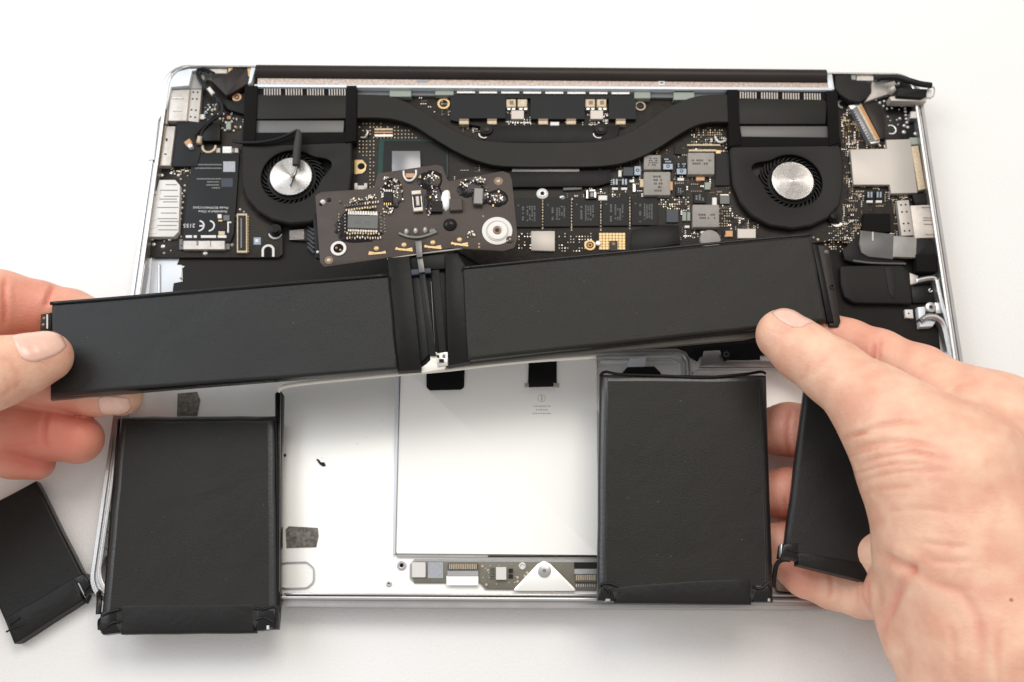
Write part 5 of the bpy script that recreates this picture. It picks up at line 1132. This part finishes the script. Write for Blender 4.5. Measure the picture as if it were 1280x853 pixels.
def nail(parent, tipc, base, nrm_px, length, width, r_, lift=.0003, tip=True):
    """curved plate hugging a fingertip: tipc = centre of last joint sphere, base = previous joint (px,py,z); nrm = direction the nail faces (world)"""
    A = np.array(Q(*tipc)); B = np.array(Q(*base)); ax = (A-B)/np.linalg.norm(A-B); nr = np.array(nrm_px, float); nr -= ax*(nr@ax); nr /= np.linalg.norm(nr); sd = np.cross(ax, nr)
    R = r_*scale_at(*tipc); nu, nv = 14, 12; g = G(); top_, bot_ = [], []
    for i in range(nu+1):
        u = i/nu; s_ = (u-.50)*length
        for j in range(nv+1):
            v = (j/nv-.5)*2
            wv = width*(1-.38*abs(2*u-1)**3.5)
            th = v*wv
            if s_ < 0: rad = R+lift; cen = A+ax*s_
            else:
                rad = math.sqrt(max(R*R-s_*s_*.75, (R*.25)**2))+lift; cen = A+ax*s_
            p = cen+rad*(nr*math.cos(th)+sd*math.sin(th)); top_.append(p); bot_.append(p-nr*.0007*0-(p-cen)/rad*.0009)
    body = [o for o in parent.children if o.type == 'MESH' and o.name.startswith('palm')][0]
    off = WL[body.name]; bvh = BVHTree.FromPolygons([Vector(v.co)+off for v in body.data.vertices], [list(p.vertices) for p in body.data.polygons])
    for i, p in enumerate(top_):
        u = i//(nv+1)/nu; v = (i % (nv+1))/nv; s_ = (u-.5)*length; cen = Vector(A+ax*min(s_, length*.22)); d = (Vector(p)-cen).normalized()
        hit = bvh.ray_cast(cen+d*.03, -d, .06)
        q = hit[0] if hit[0] else Vector(p)
        edge = min(u, 1-u, v, 1-v); top_[i] = np.array(q+d*(lift+.00022*min(edge/.12, 1))); bot_[i] = np.array(q-d*.0006)
    nn = (nu+1)*(nv+1); fs = []
    for i in range(nu):
        for j in range(nv):
            a = i*(nv+1)+j; fs.append([a, a+1, a+nv+2, a+nv+1]); fs.append([nn+a, nn+a+nv+1, nn+a+nv+2, nn+a+1])
    per = [i*(nv+1) for i in range(nu+1)] + [nu*(nv+1)+j for j in range(1, nv+1)] + [i*(nv+1)+nv for i in range(nu-1, -1, -1)] + [j for j in range(nv-1, 0, -1)]
    for i in range(len(per)):
        a, b = per[i], per[(i+1) % len(per)]; fs.append([a, b, nn+b, nn+a])
    g.add(top_+bot_, fs, 'nail')
    return g.build('fingernail', parent, smooth=True)

RH = hand('palm_and_fingers', 'right hand reaching in, its thumb on top of the raised battery and fingers underneath',
  [([(978, 419, 55.5, 33), (1004, 440, 58.5, 36), (1042, 466, 62, 40), (1085, 500, 67, 47), (1128, 543, 72, 60)], .003),
   ([(1128, 543, 72, 60), (1180, 600, 74, 100), (1212, 680, 72, 110), (1260, 800, 72, 120), (1360, 960, 70, 120), (1560, 1230, 66, 125)], .012),
   ([(1118, 700, 46, 24), (1115, 742, 48, 32), (1150, 790, 56, 50)], .002),
   ([(1150, 700, 62, 52), (1175, 770, 62, 62), (1230, 860, 62, 100), (1330, 1000, 62, 110)], .006),
   ([(1000, 404, 31.5, 25), (1062, 428, 35.5, 27), (1098, 444, 42, 31), (1150, 470, 52, 37), (1240, 545, 62, 70), (1330, 700, 62, 100)], .004),
   ([(1240, 545, 62, 70), (1300, 620, 62, 95), (1390, 840, 64, 120)], .012),
   ([(950, 540, 17.5, 26), (985, 537, 18, 32), (1060, 545, 24, 36), (1160, 590, 42, 46), (1240, 640, 55, 60)], .0015),
   ([(948, 618, 17.5, 26), (985, 617, 18.5, 31), (1065, 630, 25, 36), (1160, 660, 42, 46), (1230, 700, 55, 60)], .0012),
   ([(958, 676, 20, 22), (985, 682, 21, 27), (1045, 690, 26, 30), (1120, 700, 40, 38)], .0012),
   ([(984, 716, 19, 15), (1004, 724, 20, 21), (1040, 735, 23, 25), (1078, 744, 28, 27), (1116, 745, 40, 33), (1150, 740, 52, 44)], .0015)],
  [([(1062, 548), (1090, 535), (1130, 528), (1160, 530)], 3.2, .8, 30, 200), ([(1058, 566), (1090, 556), (1130, 552), (1175, 560)], 3, 1.1, 30, 200), ([(1064, 585), (1100, 572), (1140, 566), (1185, 574)], 3, .9, 30, 200), ([(1066, 606), (1110, 592), (1150, 588), (1190, 590)], 2.6, .6, 30, 200),
   ([(1052, 552), (1064, 545), (1090, 541)], 2.4, .9, 30, 200), ([(1056, 575), (1075, 566), (1110, 560), (1150, 558)], 2.2, .9, 30, 200), ([(1058, 597), (1080, 588), (1120, 580), (1170, 580)], 2.2, .8, 30, 200), ([(1066, 622), (1100, 612), (1150, 608)], 2.6, .5, 30, 200), ([(1004, 396), (993, 407), (977, 416), (961, 414)], 1.6, .35, 30, 200), ([(1110, 640), (1150, 636), (1190, 640)], 3, .3, 30, 200), ([(1010, 470), (1022, 462), (1036, 440), (1048, 436)], 3.5, .35, 30, 200), ([(1000, 478), (1006, 470), (1010, 455)], 3, .4, 30, 200),
   ([(1093, 428), (1092, 440), (1090, 452)], 3, 1.0, 30, 200), ([(1101, 424), (1099, 438), (1099, 452)], 2.6, .7, 30, 200), ([(1150, 462), (1165, 452), (1180, 450)], 3.5, .5, 30, 200), ([(1190, 488), (1202, 480), (1225, 478)], 4, .5, 30, 200),
   ([(1096, 690), (1118, 702), (1136, 710), (1146, 714)], 6, 2.4, 30, 200), ([(1144, 708), (1134, 722), (1120, 745), (1112, 775)], 7, 1.3, 30, 200), ([(1142, 710), (1165, 728), (1195, 738), (1215, 760), (1226, 800), (1226, 870)], 6, .6, 30, 200),
   ([(1124, 735), (1116, 755), (1104, 790), (1102, 820)], 6, .7, 30, 200), ([(1185, 780), (1192, 800), (1194, 840)], 4, .4, 30, 200), ([(1150, 678), (1180, 682), (1210, 684)], 3, .5, 30, 200), ([(1160, 700), (1190, 703), (1215, 700)], 3, .4, 30, 200), ([(1252, 780), (1248, 820), (1252, 860)], 4, .5, 30, 200),
   ([(1036, 712), (1040, 732), (1036, 752)], 2.6, .6, 10, 60), ([(1082, 722), (1084, 742), (1086, 765)], 3.2, 1.2, 10, 60), ([(1070, 722), (1072, 742), (1070, 760)], 2, .3, 10, 60), ([(990, 505), (985, 540), (988, 575)], 2.5, .5, 0, 40), ([(982, 620), (984, 640), (978, 655)], 2.5, .5, 0, 40)],
  flush_bounce=[(985, 537, 20, 45, .75), (985, 617, 20, 45, .75), (985, 680, 22, 40, .5), (1000, 722, 22, 30, .45), (975, 440, 50, 26, .35), (1075, 430, 40, 50, .50), (1150, 465, 48, 50, .35), (1190, 630, 84, 40, .12), (1130, 760, 60, 40, .15), (1098, 440, 42, 20, .35), (1115, 745, 40, 40, .2), (1145, 712, 60, 30, .25), (1085, 740, 40, 16, .3)])
nail(RH, (978, 419, 55.5), (1010, 442, 58.8), (.30, .62, .80), .0145, .72, 33, .00012)
LH = hand('palm_and_fingers', 'left hand at the left edge, thumb on the battery end with curled fingers below it',
  [([(58, 446, 55, 32), (30, 456, 57.5, 36), (-6, 466, 60, 44), (-80, 490, 62, 56), (-160, 520, 60, 80)], .003),
   ([(-160, 520, 60, 80), (-230, 560, 56, 110), (-380, 640, 52, 100), (-560, 740, 46, 100)], .012),
   ([(112, 398, 31, 26), (88, 392, 31, 29), (46, 386, 33, 34), (0, 382, 37, 43), (-80, 400, 48, 52), (-170, 470, 54, 75)], .003),
   ([(152, 494, 30.5, 26), (120, 490, 30.5, 29), (60, 480, 31, 32), (-20, 470, 36, 40), (-130, 480, 46, 60)], .0015),
   ([(98, 549, 22, 31), (60, 540, 23.5, 34), (20, 530, 26, 35), (-60, 520, 34, 42), (-160, 520, 46, 60)], .001),
   ([(46, 578, 14, 22.5), (16, 572, 17, 25), (-30, 562, 22, 29), (-100, 550, 32, 36), (-180, 540, 46, 60)], .001)],
  [([(8, 345), (5, 365), (6, 390), (4, 410)], 3, .9, 20, 80), ([(68, 356), (62, 368), (56, 385)], 3, 1.0, 20, 60), ([(62, 512), (56, 530), (55, 548), (60, 560)], 3, .9, 10, 50), ([(0, 560), (30, 555), (50, 552)], 2, .2, 10, 40),
   ([(34, 418), (39, 432), (48, 447), (62, 461)], 1.8, .4, 40, 90), ([(0, 450), (14, 455), (26, 474)], 3, .3, 40, 90), ([(0, 500), (14, 488), (30, 476)], 3, .25, 40, 90), ([(4, 470), (10, 480), (12, 492)], 3, .3, 40, 90)],
  flush_bounce=[(98, 549, 24, 42, .75), (40, 535, 26, 50, .6), (40, 575, 18, 45, .6), (60, 385, 40, 60, .45), (0, 385, 42, 60, .35), (110, 485, 34, 60, .35), (75, 470, 50, 22, .15), (0, 540, 30, 60, .35)])
nail(LH, (58, 446, 55), (22, 459, 58), (-.05, .26, 1), .0165, .80, 32, .00012)
nail(LH, (152, 494, 34), (118, 489, 34), (.05, -.9, .35), .013, .8, 26, .00012)

# small marks: a mole, dust on the cells and the tray
q = Q(1268, 748, 80)
def specks(parent, box, n, z, sd, m='grey_print'):
    rnd = random.Random(sd); g = G()
    for i in range(n):
        x, y = rnd.uniform(box[0], box[2]), rnd.uniform(box[1], box[3]); s_ = rnd.uniform(.3, .6)
        g.rrect(x, y, s_, s_*rnd.uniform(.6, 2.2), rnd.uniform(0, 180), z-.05, z+.08, m)
    g.build('dust', parent, stuff=True)
specks(BP, (100, 390, 470, 450), 7, 46, 1); specks(BP, (600, 345, 1000, 395), 11, 46, 2)
specks(CL, (165, 535, 330, 740), 9, 19.5, 3); specks(CR, (770, 480, 940, 715), 10, 32.5, 4)
specks(LAP, (360, 520, 488, 690), 14, 6.05, 5, 'clear_plastic')
hb = [o for o in RH.children if o.name.startswith('palm')][0]
bv = BVHTree.FromPolygons([Vector(v.co)+WL[hb.name] for v in hb.data.vertices], [list(p.vertices) for p in hb.data.polygons])
hit = bv.ray_cast(CAM, ray(1264, 750).normalized(), 1.0)
if hit[0]:
    g = G(); c = hit[0]; nrm = hit[1].normalized(); e1 = nrm.orthogonal().normalized(); e2 = nrm.cross(e1); L_ = []
    for rr_, hh in ((1.0, -.2), (.9, .05), (.5, .14), (.1, .16)): L_.append([c + (e1*math.cos(a)+e2*math.sin(a))*rr_*.0006 + nrm*hh*MM for a in [2*math.pi*i/12 for i in range(12)]])
    g.loops(L_, 'mole'); g.build('mole', RH, smooth=True)
